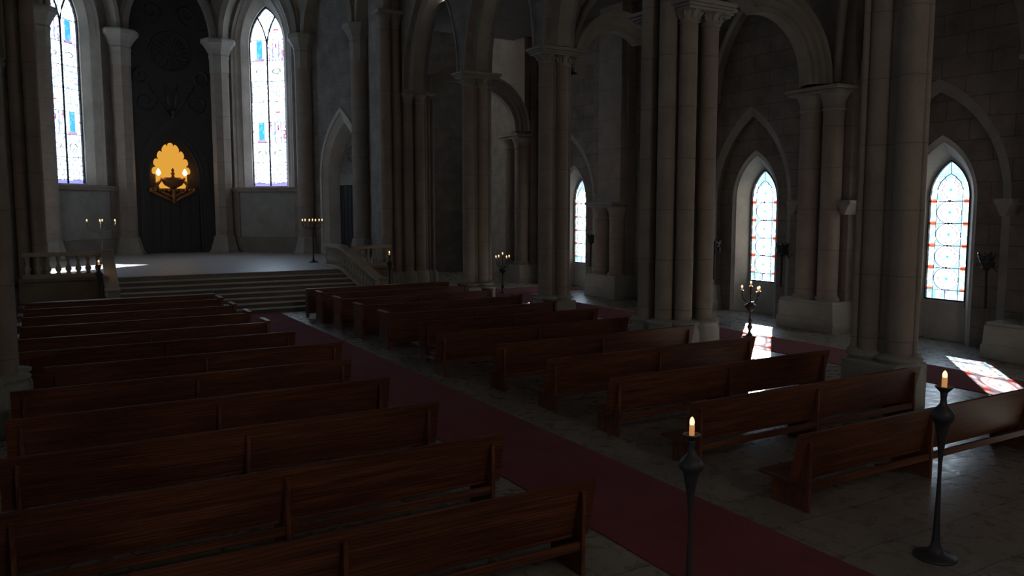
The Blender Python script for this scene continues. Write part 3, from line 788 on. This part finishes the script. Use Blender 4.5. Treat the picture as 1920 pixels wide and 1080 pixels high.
for i in range(7):
    f,L=panel(i); e=.16; mb=MB(); m2=MB()
    if i in (2,4):
        c=2.05 if i==2 else 2.2
        if i==2: c=2.1
        O=outline(c,1.72,4.5,11.4,15.1,18); O1=outline(c,1.55,4.5,11.45,14.85,18); G=outline(c,1.0,4.6,11.8,13.65,18)
        skin(mb,f,-e,L+e,ZP,TOPZ,[O],WF)
        loft(m2,f,O,WF,outline(c,1.62,4.5,11.4,14.98,18),WF+.10,False); loft(m2,f,outline(c,1.62,4.5,11.4,14.98,18),WF+.10,O1,WF+.10,False)
        I1=outline(c,1.38,4.5,11.5,14.55,18); loft(m2,f,O1,WF+.10,I1,WF+.22,False)
        I2=outline(c,1.28,4.5,11.5,14.42,18); loft(m2,f,I1,WF+.22,I2,WF+.22,False)
        I3=outline(c,1.01,4.5,11.8,13.68,18); loft(m2,f,I2,WF+.22,I3,WF+.50,False); loft(m2,f,I3,WF+.50,G,WF+.50,False)
        loft(m2,f,G,WF+.50,G,WF+.64); skin(m2,f,c-1.9,c+1.9,3,TOPZ,[G],WF+.64)
        # slab floor of the recess + projecting sill course along the bay
        m2.poly([f(c-1.72,WF,4.5),f(c+1.72,WF,4.5),f(c+1.0,WF+.5,4.5),f(c-1.0,WF+.5,4.5)]); m2.poly([f(c-1.0,WF+.5,4.5),f(c+1.0,WF+.5,4.5),f(c+1.0,WF+.5,4.6),f(c-1.0,WF+.5,4.6)])
        m5=MB(); m5.box(.25,L-.25,WF-.16,WF+.05,4.30,4.42,f=f); m5.box(.25,L-.25,WF-.22,WF+.05,4.42,4.52,f=f)
        # lower dado panel
        m3=MB(); m3.box(.3,L-.3,WF-.10,WF+.02,ZP,1.98,f=f); m4=MB(); m4.box(.78,L-.78,WF-.03,WF+.02,2.0,4.28,f=f)
        for a,b in ((.35,.75),(L-.75,L-.35)): m5.box(a,b,WF-.06,WF+.02,2.0,4.3,f=f)
    elif i in (1,5):
        c=2.35 if i==5 else L-2.35
        O=outline(c,1.42,ZP,5.0,8.05,16); I=outline(c,1.20,ZP,5.0,7.6,16)
        skin(mb,f,-e,L+e,ZP,TOPZ,[O],WF)
        loft(m2,f,O,WF,I,WF+.2,False); G=outline(c,.95,ZP,5.0,7.1,16); loft(m2,f,I,WF+.2,G,WF+.86,False)
        ring(m2,f,outline(c,1.42,ZP,5.0,8.05,16),outline(c,1.56,ZP,5.0,8.3,16),WF-.05,WF+.02)
    elif i in (0,6):
        c=L/2-.2 if i==6 else L/2+.2
        O=outline(c,1.5,ZP,5.0,8.3,16); I=outline(c,1.3,ZP,5.0,7.9,16)
        skin(mb,f,-e,L+e,ZP,TOPZ,[O],WF); loft(m2,f,O,WF,I,WF+.35,False)
        skin(m2,f,I[0][0],I[-1][0],ZP,99,[],WF+.35,top=I[1:-1])
    else:
        skin(mb,f,-.9,L+.9,ZP,TOPZ,[],WF+1.4)
        for (a,b) in ((-e,.0),(L,L+e)): pass
    w=tag(mb.build(names[i],M['apse']),kind='structure')
    if i in (2,4): m5.build('sill_course',M['column'],w); m3.build('dado',M['mid'],w); m4.build('plaster_panel',M['plaster'],w)
    if m2.v: m2.build('window_recess' if i in (2,4) else 'arch_recess',M['arch'] if i in (0,6) else M['reveal'],w)
    if i in (1,5):
        c=2.35 if i==5 else L-2.35
        dd=empty('door_%d'%(1 if i==5 else 2),f(c,WF+.66,ZP)); tag(dd,kind='structure')
        loc=Vector(f(c,WF+.66,ZP)); g=lambda u,d,z:tuple(Vector(f(c+u,WF+.66+d,ZP+z))-loc)
        m=MB(); m.box(-.95,.95,.05,.12,0,3.4,f=g)
        for k in range(1,7): m.box(-.95+k*.27-.012,-.95+k*.27+.012,.03,.06,0,3.4,f=g)
        m.build('door_leaf',M['door'],dd)
        m=MB(); m.box(-1.0,1.0,-.05,.12,3.4,3.55,f=g); m.box(-1.0,1.0,.0,.12,3.55,3.95,f=g); m.build('lintel',M['plinth'],dd)
        m=MB(); m.box(-1.15,1.15,.12,.18,3.4,6.3,f=g); skin(m,g,-.95,.95,3.95,99,[],.1,top=[(p[0]-c,p[1]-ZP) for p in G[1:-1]]); m.build('tympanum',M['apse'],dd)
        m=MB(); pts=[(.42*math.cos(2*PI*k/24),4.9+.42*math.sin(2*PI*k/24)) for k in range(25)]; m.tube([g(p[0],.05,p[1]) for p in pts],.04,6,caps=False)
        m.tube([g(p[0]*.75,.05,4.9+(p[1]-4.9)*.75) for p in pts],.03,6,caps=False); m.build('tympanum_roundel',M['apse'],dd)
    if i in (2,4):
        wn+=1; w=empty('window_%d'%wn,f(c,WF+.50,0)); tag(w,kind='structure')
        loc=Vector(f(c,WF+.50,0)); g=lambda u,d,z:tuple(Vector(f(c+u,WF+.62+d,z))-loc)
        glass_pane('stained_glass',g,0,1.0,4.6,11.8,13.65,.04,tint_apse,70,330,w,flip=(i==2))
        m=MB()
        seg(m,g,(0,4.6),(0,11.85),0,.045)
        # Y tracery: the mullion splits into two small lancets below a diamond light
        for s in (-1,1):
            tube2(m,g,[(0,11.8),(s*.06,12.1),(s*.16,12.45),(s*.29,12.75),(s*.43,12.99),(s*.50,13.12)],0,.04)
        for b in ABARS[:8]: seg(m,g,(-1.0,4.6+b),(1.0,4.6+b),.0,.014)
        m.build('lead_tracery',M['lead'],w)
        m=MB(); ring(m,g,outline(0,.95,4.64,11.8,13.55,18),outline(0,1.03,4.56,11.8,13.72,18),-.03,.06); m.build('window_frame',M['lead'],w)

# apse wall columns
def apse_column(x,y,rz,label,w=.42,square=False):
    e=empty('apse_column',(x,y,ZP),rz); tag(e,label,'column')
    m=MB(); n=8; a0=PI/8
    m.lathe([(w*1.9,0),(w*1.85,.10),(w*1.72,.12),(w*1.42,.55),(w*1.28,.78),(w*1.28,.84),(w*1.12,.88)],n=n,a0=a0,smooth=False); m.build('base',M['plinth'],e)
    m=MB(); m.lathe([(w*1.08,.84),(w*1.08,9.1)],n=n if square else 24,a0=a0,smooth=not square); m.build('shaft',M['column'],e)
    m=MB(); m.lathe([(w*1.14,9.05),(w*1.14,9.7),(w*1.24,9.85),(w*1.16,9.95),(w*1.4,10.15),(w*1.85,10.42),(w*2.0,10.46),(w*2.05,10.62),(w*1.95,10.7)],n=n,a0=a0,smooth=False); m.build('capital',M['capital'],e)
    m=MB(); m.box(-.3,.3,-.1,.5,10.7,TOPZ-ZP-.1); m.build('upper_shaft',M['arch'],e)
    return e
labs=['stone column left of the leftmost stained window','stone column at the left jamb of the tall left stained window','stone column between the left stained window and the black altar niche','stone column between the black altar niche and the right stained window','stone column at the right jamb of the tall right stained window','stone column between the arched side door and the crossing pier']
for i in range(1,7):
    t=(V[i+1]-V[i-1]).normalized(); rz=math.atan2(t.y,t.x)
    apse_column(V[i].x,V[i].y,rz,labs[i-1],w=.43 if i in (3,4) else .37,square=i in(3,4))
# arches over the capitals
for i in range(0,7):
    f,L=panel(i); m=MB(); zs=ZP+10.7; w=L/2-.42
    ap=zs+w*1.75
    ring(m,f,outline(L/2,w,zs,zs,ap,18),outline(L/2,w+.26,zs,zs,ap+.4,18),-.26,WF+.02)
    ring(m,f,outline(L/2,w+.26,zs,zs,ap+.4,18),outline(L/2,w+.42,zs,zs,ap+.65,18),-.12,WF+.02)
    lab=['pointed arch over the far left apse wall','pointed arch over the left side door bay','pointed arch framing the tall left stained window','pointed arch over the black altar niche','pointed arch framing the tall right stained window','pointed arch over the right side door bay','pointed arch beside the right crossing pier'][i]
    tag(m.build('wall_arch',M['arch']),lab,'arch')

# ------------------------------------------------------------------ altar niche
AX,AY=CX,43.72
al=empty('altar_niche',(AX,AY,ZP)); tag(al,'tall black carved altar wall with a glowing amber pointed niche','altar')
fa=lambda u,d,z:(u,d,z-ZP)
O=outline(0,1.45,ZP,5.0,7.55,18)
m=MB(); skin(m,fa,-2.2,2.2,ZP,TOPZ-.2,[O],.0); loft(m,fa,O,0,O,.1,False)
# carved relief: rosette, scrolls and a vase motif
def scroll(cx,cz,r,turns,dirn,sgn,t=.07):
    pts=[]
    for k in range(30):
        q=k/29; a=dirn+sgn*turns*2*PI*q; rr=r*(1-.8*q); pts.append((cx+rr*math.cos(a),.0,cz-ZP+rr*math.sin(a)))
    m.tube(pts,[t*(1-.5*k/29) for k in range(30)],6)
for rr,t in ((.95,.06),(.84,.035),(.22,.05)): m.tube([(rr*math.cos(2*PI*k/40),0,11.15-ZP+rr*math.sin(2*PI*k/40)) for k in range(41)],t,6,caps=False)
for k in range(20):
    a=2*PI*k/20; m.tube([(.24*math.cos(a),-.01,11.15-ZP+.24*math.sin(a)),(.5*math.cos(a),-.03,11.15-ZP+.5*math.sin(a)),(.78*math.cos(a),-.01,11.15-ZP+.78*math.sin(a))],[.018,.05,.03],6)
for s in (-1,1):
    scroll(s*1.35,9.9,.42,1.4,PI/2 if s>0 else PI/2,-s); scroll(s*1.2,8.7,.5,1.3,0 if s<0 else PI,s); scroll(s*1.55,11.0,.3,1.2,PI/2,s,.035); scroll(s*.75,9.55,.34,1.2,-PI/2,s,.035); scroll(s*1.7,7.7,.34,1.2,PI/2,-s,.04); scroll(s*.8,13.0,.5,1.3,-PI/2,-s); scroll(s*1.5,12.6,.38,1.2,PI/2,-s,.04)
    m.tube([(s*.10,-.02,8.2-ZP),(s*.20,-.05,8.9-ZP),(s*.26,-.03,9.5-ZP)],[.05,.09,.03],8)
    m.tube([(s*.04,-.02,8.0-ZP),(s*.8,-.03,9.1-ZP),(s*1.0,-.02,9.3-ZP),(s*.9,-.01,9.45-ZP)],[.04,.05,.04,.02],6)
m.build('carved_panel',M['altar'],al)
m=MB()
for (wi,wo,d0,d1,ai,ao) in ((1.45,1.62,-.12,.15,7.55,7.95),(1.30,1.47,-.03,.4,7.3,7.6),(1.16,1.32,.1,.55,7.05,7.32)):
    ring(m,fa,outline(0,wi,ZP,5.0,ai,18),outline(0,wo,ZP,5.0,ao,18),d0,d1)
m.build('niche_arch',M['altar'],al)
m=MB(); m.lathe([(.03,0),(.1,.1),(.05,.2),(.12,.32),(.02,.5)],0,0,8); o=m.build('arch_finial',M['altar'],al,(0,-.12,7.85-ZP))
# niche interior
m=MB(); I=outline(0,1.16,ZP,5.0,7.05,18)
m2_=[(-.0,0)]
# cusped screen in front of the glow
gc=-.12; 
def cusp(n=9,w=.74,zb=5.15,h=1.50):
    pts=[(gc-w,4.45),(gc-w,zb-.05)]
    base=[]
    K=9
    ar=outline(gc,w,zb,zb,zb+h*1.02,24)[1:-1]; LL=[0]
    for a,b in zip(ar,ar[1:]): LL.append(LL[-1]+math.dist(a,b))
    for k in range(K+1):
        t_=LL[-1]*k/K; q=max(q_ for q_ in range(len(LL)-1) if LL[q_]<=t_+1e-9); u_=(t_-LL[q])/(LL[q+1]-LL[q])
        base.append((ar[q][0]+(ar[q+1][0]-ar[q][0])*u_,ar[q][1]+(ar[q+1][1]-ar[q][1])*u_))
    for (a,b) in zip(base,base[1:]):
        cx,cz=(a[0]+b[0])/2,(a[1]+b[1])/2; nx,nz=cx-gc,cz-zb-.2; l=math.hypot(nx,nz); nx/=l;nz/=l
        tx,tz=b[0]-a[0],b[1]-a[1]
        for q in range(0,9):
            th=PI*q/8; bul=math.sin(th)**.6*.19; pts.append((a[0]+tx*(.5-.5*math.cos(th))*1.0+nx*bul,a[1]+tz*(.5-.5*math.cos(th))+nz*bul))
    pts+= [(gc+w,zb-.05),(gc+w,4.45)]
    return pts
cp=cusp()
# screen = fan of quads between the niche outline and the cusped outline
def resample(P,n):
    L=[0]
    for a,b in zip(P,P[1:]): L.append(L[-1]+math.dist(a,b))
    out=[];j=0
    for k in range(n+1):
        s=L[-1]*k/n
        while j<len(L)-2 and L[j+1]<s: j+=1
        t=(s-L[j])/max(L[j+1]-L[j],1e-9); out.append((P[j][0]+(P[j+1][0]-P[j][0])*t,P[j][1]+(P[j+1][1]-P[j][1])*t))
    return out
Ou=[(-1.3,4.45)]+[( -1.3*math.cos(PI*k/60)*1.0, 5.0+ (7.3-5.0)*math.sin(PI*k/60)**.8 if k not in (0,60) else 5.0) for k in range(61)]+[(1.3,4.45)]
A=resample(cp,160)
B=[]
for (x,z) in A:
    dx,dz=x-gc,z-4.9; l=math.hypot(dx,dz) or 1; dx/=l; dz/=l
    B.append((x+dx*1.3 if abs(dz)<.3 else x+dx*1.1,max(4.45,z+dz*1.1)))
for d,e2 in ((.36,1),(.44,-1)):
    for (a,b,c,dd) in zip(A,A[1:],B[1:],B): m.poly([fa(a[0],d,a[1]),fa(b[0],d,b[1]),fa(c[0],d,c[1]),fa(dd[0],d,dd[1])])
for a,b in zip(A,A[1:]): m.poly([fa(a[0],.36,a[1]),fa(b[0],.36,b[1]),fa(b[0],.44,b[1]),fa(a[0],.44,a[1])])
m.build('cusped_screen',M['screen'],al)
m=MB(); m.poly([fa(-1.3,.40,ZP),fa(1.3,.40,ZP),fa(1.3,.40,4.46),fa(-1.3,.40,4.46)])
for k in range(5): m.box(-1.15+k*.47,-.75+k*.47,.34,.40,.3,2.9)
m.build('lower_panel',M['altar'],al)
m=MB(); m.poly([fa(-1.1,.72,4.3),fa(1.0,.72,4.3),fa(1.0,.72,7.2),fa(-1.1,.72,7.2)]); m.build('amber_back_panel',M['glow'],al)
# carved console with bowl and finial in silhouette
m=MB()
m.lathe([(.06,4.42-ZP),(.20,4.5-ZP),(.42,4.62-ZP),(.56,4.85-ZP),(.60,5.0-ZP),(.50,4.98-ZP),(.1,5.0-ZP),(.07,5.12-ZP),(.12,5.2-ZP),(.05,5.27-ZP),(.08,5.36-ZP),(.02,5.47-ZP)],gc+.05,.2,20,sy=.4)
for s in (-1,1):
    m.tube([(gc+s*.5,.18,4.9-ZP),(gc+s*.66,.14,4.7-ZP),(gc+s*.8,.14,4.5-ZP),(gc+s*1.0,.14,4.42-ZP)],[.06,.08,.07,.04],8)
    m.lathe([(.09,4.4-ZP),(.12,4.5-ZP),(.07,4.6-ZP),(.1,4.7-ZP),(.03,4.76-ZP)],gc+s*.72,.14,10)
    for k in range(5):
        x=gc+s*(.15+.22*k); z=4.38-.0*k-ZP
        m.lathe([(.02,z-.16),(.09,z-.08),(.11,z),(.05,z+.08)],x,.08,8)
    m.tube([(gc+.05,.05,3.75-ZP),(gc+s*.35,.03,4.0-ZP),(gc+s*.8,.05,4.2-ZP),(gc+s*1.1,.1,4.4-ZP)],[.06,.09,.08,.04],8)
    m.tube([(gc+.05,.05,3.95-ZP),(gc+s*.25,.0,4.15-ZP),(gc+s*.6,.03,4.3-ZP)],[.05,.07,.04],8)
m.lathe([(.03,3.65-ZP),(.12,3.8-ZP),(.08,3.95-ZP),(.16,4.1-ZP),(.1,4.3-ZP),(.2,4.42-ZP)],gc+.05,.05,12)
m.build('carved_console',M['bronze'],al)
for s in (-1,1):
    m=MB(); m.lathe([(.01,0),(.09,.07),(.12,.16),(.09,.25),(.02,.36)],n=12); m.build('lamp_flame',M['lamp'],al,(gc+s*.62,.22,5.08-ZP))

# ------------------------------------------------------------------ pews
def board(m,y0,z0,y1,z1,t,x0,x1):
    """slanted board from (y0,z0) bottom to (y1,z1) top, thickness t"""
    dy,dz=y1-y0,z1-z0; l=math.hypot(dy,dz); ny,nz=dz/l*t/2,-dy/l*t/2; b=.006
    P=[(y0-ny,z0-nz),(y1-ny,z1-nz),(y1+ny,z1+nz),(y0+ny,z0+nz)]
    m.prism(P,x0,x1,lambda p,q,w:(w,p,q))
# local: x along pew (0..4.97), y=0 rear foot, +y toward altar, z up
PL=4.97
def make_pew(name='pew'):
    e=empty(name,(0,0,0))
    m=MB(); board(m,.165,.345,.035,.925,.036,0,PL); m.build('backrest',M['wood'],e)
    m=MB(); m.box(0,PL,.14,.63,.335,.375,bev=.008); m.build('seat',M['wood'],e)
    m=MB(); m.box(.15,PL-.15,.02,.055,.245,.335,bev=.005); m.build('stretcher',M['wood'],e)
    for x in (.14,PL/2-.02,PL-.18):
        m=MB(); m.prism([(.0,0),(.54,0),(.54,.335),(.19,.335),(.10,.80),(.03,.835),(.0,.82)],x,x+.042,lambda p,q,w:(w,p,q)); m.build('support_panel',M['woodv'],e)
    return e
def make_box_pew(name='pew'):
    e=empty(name,(0,0,0))
    m=MB(); board(m,.13,.14,.06,.875,.034,.05,PL-.05); m.box(.05,PL-.05,.03,.10,.872,.90,bev=.006); m.build('backrest',M['wood'],e)
    m=MB(); m.box(.05,PL-.05,.12,.56,.335,.375,bev=.008); m.build('seat',M['wood'],e)
    m=MB(); m.box(.05,PL-.05,.03,.07,.10,.2,bev=.005); m.build('stretcher',M['wood'],e)
    for x in (0,PL-.07):
        m=MB(); m.prism([(0,0),(.60,0),(.60,.90),(.0,.90)],x,x+.07,lambda p,q,w:(w,p,q)); p=m.build('end_panel',M['woodv'],e)
        m=MB(); m.box(x-.025,x+.095,-.025,.64,.90,.945,bev=.012); m.build('end_cap',M['wood'],p)
    m=MB(); m.prism([(.02,0),(.5,0),(.5,.335),(.12,.335),(.08,.84),(.02,.84)],PL/2-.02,PL/2+.02,lambda p,q,w:(w,p,q)); m.build('support_panel',M['woodv'],e)
    return e
def make_front(name='prayer_desk'):
    e=empty(name,(0,0,0))
    m=MB(); m.box(0,PL,.0,.04,.14,.88,bev=.006); m.build('front_panel',M['wood'],e)
    m=MB(); m.box(-.02,PL+.02,-.03,.28,.88,.915,bev=.008); m.build('book_shelf',M['wood'],e)
    for x in (0,PL/2-.02,PL-.045):
        m=MB(); m.box(x,x+.045,.03,.30,0,.88,bev=.005); m.build('support_panel',M['woodv'],e)
    return e
ROWY=[25.25,23.85,22.1,20.3,18.42,16.62,14.85,13.08,11.32,9.55,7.79,6.02]
ordn=['','second','third','fourth','fifth','sixth','seventh','eighth','ninth','tenth','eleventh','twelfth']
prp=make_pew(); prb=make_box_pew(); used={'p':False,'b':False}
def get(kind):
    src=prp if kind=='p' else prb
    if not used[kind]: used[kind]=True; return src
    return copy_tree(src)
for side in ('left','right'):
    for i,y in enumerate(ROWY):
        x0=-.52 if side=='left' else 7.30
        if i==6: x0+= .42 if side=='left' else -.42
        if i==0:
            o=make_front(); x0= -.62 if side=='left' else 7.18
            tag(o,'low dark wood prayer desk before the %s pew block, nearest the steps'%side,'prayer desk')
        elif i<5:
            o=get('b'); x0=-.62 if side=='left' else 7.19
            tag(o,'box-ended dark pew, %s row from the steps in the %s block'%(ordn[i],side),'pew','box-ended pews near the chancel steps')
        else:
            o=get('p')
            extra={11:', nearest the viewer'}.get(i,'')
            if i==6: extra=', offset sideways'
            tag(o,'open-backed pew, %s row from the steps in the %s block%s'%(ordn[i],side,extra),'pew','open-backed pews of the nave')
        o.location=(x0+(PL/2)*0,y,0)

# ------------------------------------------------------------------ candlesticks
def candle(x,y,z,h,r,label,group=None,fl=1.0):
    m=MB(); m.lathe([(r,0),(r,h*.9),(r*.92,h)],n=12); o=m.build('candle',M['wax'],None,(x,y,z)); tag(o,label,'candle',group)
    m=MB(); R=r*.95*fl; H=max(h*.75,.075)
    m.lathe([(R*.75,0),(R,H*.25),(R*.95,H*.55),(R*.6,H*.85),(R*.1,H*1.0)],n=10); m.build('flame',M['flame'],o,(0,0,h*.93)); return o
def plight(x,y,z,e,r=.03):
    l=bpy.data.lights.new('candle_light','POINT'); l.energy=e; l.color=(1,.55,.22); l.shadow_soft_size=r
    o=bpy.data.objects.new('candle_light',l); C.objects.link(o); o.location=(x,y,z)
def candlestick(x,y,label,s=1.0,z=0):
    e=empty('candlestick',(x,y,z)); tag(e,label,'candlestick'); e.scale=(s,s,s)
    m=MB(); m.lathe([(.200,0),(.206,.012),(.195,.024),(.12,.04),(.075,.07),(.050,.12),(.040,.18),(.033,.30),(.023,.6),(.018,.85),(.021,1.0),(.030,1.12),(.044,1.22),(.060,1.31),(.072,1.37),(.082,1.395),(.108,1.42),(.116,1.45),(.110,1.48),(.085,1.515),(.055,1.545),(.034,1.575),(.028,1.62),(.032,1.665),(.040,1.70)],n=28); m.build('stem',M['iron'],e)
    m=MB(); m.lathe([(.038,1.69),(.062,1.715),(.082,1.735),(.084,1.75),(.077,1.752),(.05,1.738),(.03,1.738)],n=24); m.build('drip_pan',M['iron'],e)
    candle(x,y,z+1.738*s,.10*s,.025*s,'lit candle on the '+label)
    plight(x,y,z+1.93*s,2.0,.012)
    return e
candlestick(7.59,4.58,'tall black candlestick standing on the flagstones at the right front')
candlestick(4.66,4.98,'tall black candlestick in the middle foreground, its foot below the picture',.91)
candlestick(1.42,27.6,'tall black candlestick at the foot of the stairs on the left')
candlestick(11.0,27.9,'tall black candlestick by the pier right of the stairs')
def arms(e,specs,m):
    for (dx,dy,z0,z1,dr) in specs:
        a=[]
        for k in range(9):
            t=k/8; a.append((dx*math.sin(t*PI/2),dy*math.sin(t*PI/2),z0+(z1-z0)*(1-math.cos(t*PI/2))-dr*math.sin(t*PI)))
        m.tube(a,.016,7)
        m.lathe([(.012,z1-.03),(.02,z1-.01),(.045,z1),(.048,z1+.012)],dx,dy,10)

def candelabrum(x,y,z,h,specs,label,cname,order,stemr=.02,ornate=False,ch=.05):
    e=empty('candelabrum',(x,y,z)); tag(e,label,'candelabrum')
    m=MB(); m.lathe([(.20,0),(.205,.02),(.12,.05),(.06,.09),(.035,.14),(stemr+.01,.2),(stemr,.3),(stemr,h*.55),(stemr+.015,h*.56),(stemr,h*.58),(stemr,h*.93)],n=16)
    if ornate:
        m.lathe([(.02,.15),(.05,.22),(.075,.28),(.05,.34),(.03,.4),(.045,.46),(.02,.55)],n=14)
        m.lathe([(.02,h*.55),(.08,h*.6),(.15,h*.66),(.16,h*.69),(.10,h*.73),(.04,h*.76)],n=14)
    m.build('stem',M['iron'],e)
    for sp in specs:
        m=MB()
        if sp[0]==0 and sp[1]==0: m.lathe([(stemr,h*.9),(.02,sp[3]-.02),(.045,sp[3]),(.048,sp[3]+.012)],0,0,12); m.build('center_cup',M['iron'],e)
        else: arms(e,[sp],m); m.build('arm',M['iron'],e)
    for sp,wh in zip(specs,order): candle(x+sp[0],y+sp[1],z+sp[3]+.01,ch,.022,'%s lit candle of the %s'%(wh,cname),'candles of the '+cname,1.3)
    plight(x,y,z+h+.35,.8)
    return e
# seen from the viewer the arms of A spread along the picture plane
VX=[0.0,1.0]
def vset(x,y):
    l=math.hypot(x,y); VX[0]=x/l; VX[1]=y/l
def vd(a,b): # a = to the right as seen by the viewer, b = away
    return (a*VX[1]+b*VX[0], -a*VX[0]+b*VX[1])
vset(2.05,36.8)
sp=[(*vd(-.51,.0),1.33,1.70,.05),(*vd(-.04,-.3),1.33,1.70,.05),(*vd(.05,.35),1.33,1.70,.05),(*vd(.51,.0),1.33,1.70,.05)]
candelabrum(2.05,36.8,ZP,1.62,sp,'slender black four-branched candelabrum below the tall left stained window','candelabrum below the left stained window',['leftmost','middle front','middle rear','rightmost'])
vset(9.77,33.4)
sp=[(*vd(a,b),1.45,1.70,.08) for a,b in ((-.41,0),(-.30,.12),(-.13,-.2),(.0,.22),(.12,-.15),(.27,.1),(.39,0))]
candelabrum(9.77,33.4,ZP,1.66,sp,'black seven-branched candelabrum on the platform below the right stained window','seven-branched candelabrum',['leftmost','second from left','third from left','middle','third from right','second from right','rightmost'],stemr=.028)
vset(16.2,28.6)
sp=[(*vd(-.27,-.05),1.05,1.42,.04),(*vd(-.16,.1),1.05,1.44,.04),(0,0,1.2,1.55,0),(*vd(.16,-.1),1.05,1.42,.04),(*vd(.27,.05),1.05,1.44,.04)]
candelabrum(16.2,28.6,0,1.4,sp,'black five-branched candelabrum on the far red carpet beside the slim column','far five-branched candelabrum',['leftmost','second from left','topmost','second from right','rightmost'],ornate=True)
vset(16.42,15.4)
sp=[(*vd(-.23,.0),.95,1.26,.03),(0,0,1.2,1.38,0),(*vd(.18,-.12),.95,1.24,.03),(*vd(.22,.1),.95,1.24,.03)]
candelabrum(16.42,15.4,0,1.25,sp,'black ornate candelabrum on the aisle carpet before the middle lancet window','candelabrum before the middle lancet',['leftmost','topmost','front right','rear right'],ornate=True,ch=.08)

# ------------------------------------------------------------------ lights
w=bpy.data.worlds.new('sky'); bpy.context.scene.world=w; w.use_nodes=True; nt=w.node_tree; nt.nodes.clear()
out=nt.nodes.new('ShaderNodeOutputWorld'); bg=nt.nodes.new('ShaderNodeBackground'); nt.links.new(bg.outputs[0],out.inputs[0])
tc=nt.nodes.new('ShaderNodeTexCoord'); sp_=nt.nodes.new('ShaderNodeSeparateXYZ'); nt.links.new(tc.outputs['Generated'],sp_.inputs[0])
# the sky is cool toward the apse and right-hand side, warmer and duller behind (west)
mr=nt.nodes.new('ShaderNodeMapRange'); nt.links.new(sp_.outputs[1],mr.inputs[0]); mr.inputs[1].default_value=-.6; mr.inputs[2].default_value=.1
cc=ramp(nt,mr.outputs[0],[(0,(1.0,.86,.72)),(1,(.68,.84,1.0))])
nt.links.new(cc,bg.inputs[0]); bg.inputs[1].default_value=6.4
def sun_():
    l=bpy.data.lights.new('sun','SUN'); l.energy=85; l.angle=.009; l.color=(1,.96,.9)
    o=bpy.data.objects.new('sun',l); C.objects.link(o)
    d=Vector((-1,-.88,-.49)).normalized(); o.rotation_euler=d.to_track_quat('-Z','Y').to_euler(); o.location=(40,50,25)
sun_()
def portal(loc,dirv,sx,sz):
    l=bpy.data.lights.new('window_portal','AREA'); l.shape='RECTANGLE'; l.size=sx; l.size_y=sz; l.cycles.is_portal=True
    o=bpy.data.objects.new('window_portal',l); C.objects.link(o); o.location=loc
    o.rotation_euler=Vector(dirv).to_track_quat('-Z','Z').to_euler()
for c in WIN: portal((XR+.84,c,2.9),(-1,0,0),1.1,3.7)
for c in (0,6.25,12.55,18.83,25,29.25): portal((XL-.82,c,2.95),(1,0,0),.8,2.7)  # portals at the added left aisle openings
for a,b in zip(COLY,COLY[1:]): portal((XLA-.52,(a+b)/2,15.05),(1,0,0),.56,1.7)  # portals at the added clerestory openings
for (x,w_,z0,z1) in ((5.86,3.0,8,12.6),(16.6,1.8,2.5,6.5),(-4.6,1.8,2.5,6.5)): portal((x,YW-.82,(z0+z1)/2),(0,1,0),w_,z1-z0)  # portals at the added west openings
for i,c in ((2,2.1),(4,2.2)):
    f,L=panel(i); p=f(c,WF+.68,9.1); q=f(c,WF-1,9.1); portal(p,(q[0]-p[0],q[1]-p[1],0),2.0,9.1)
# lamps inside the altar niche
for s in (-1,1):
    l=bpy.data.lights.new('altar_lamp_light','POINT'); l.energy=6; l.color=(1,.55,.16); l.shadow_soft_size=.06
    o=bpy.data.objects.new('altar_lamp_light',l); C.objects.link(o); o.location=(AX+gc+s*.62,AY+.05,5.25)

for o in bpy.data.objects:
    if o.type=='MESH': o.cycles.shadow_terminator_geometry_offset=0.0; o.cycles.shadow_terminator_offset=0.0
# ------------------------------------------------------------------ camera
cam=bpy.data.cameras.new('camera'); co=bpy.data.objects.new('camera',cam); C.objects.link(co)
cam.sensor_width=36; cam.lens=36*1507/1920
co.location=(0,0,3.5); co.rotation_euler=(math.radians(90-5.72),0,-math.radians(30.2))
cam.clip_end=300
sc=bpy.context.scene; sc.camera=co
sc.view_settings.view_transform='Standard'; sc.view_settings.look='None'; sc.view_settings.exposure=0; sc.view_settings.gamma=1
try: sc.view_settings.use_curve_mapping=False
except: pass
sc.cycles.use_denoising=True
sc.cycles.max_bounces=8; sc.cycles.diffuse_bounces=6; sc.cycles.glossy_bounces=3; sc.cycles.transparent_max_bounces=8
sc.cycles.sample_clamp_indirect=4
sc.cycles.caustics_reflective=False; sc.cycles.caustics_refractive=False
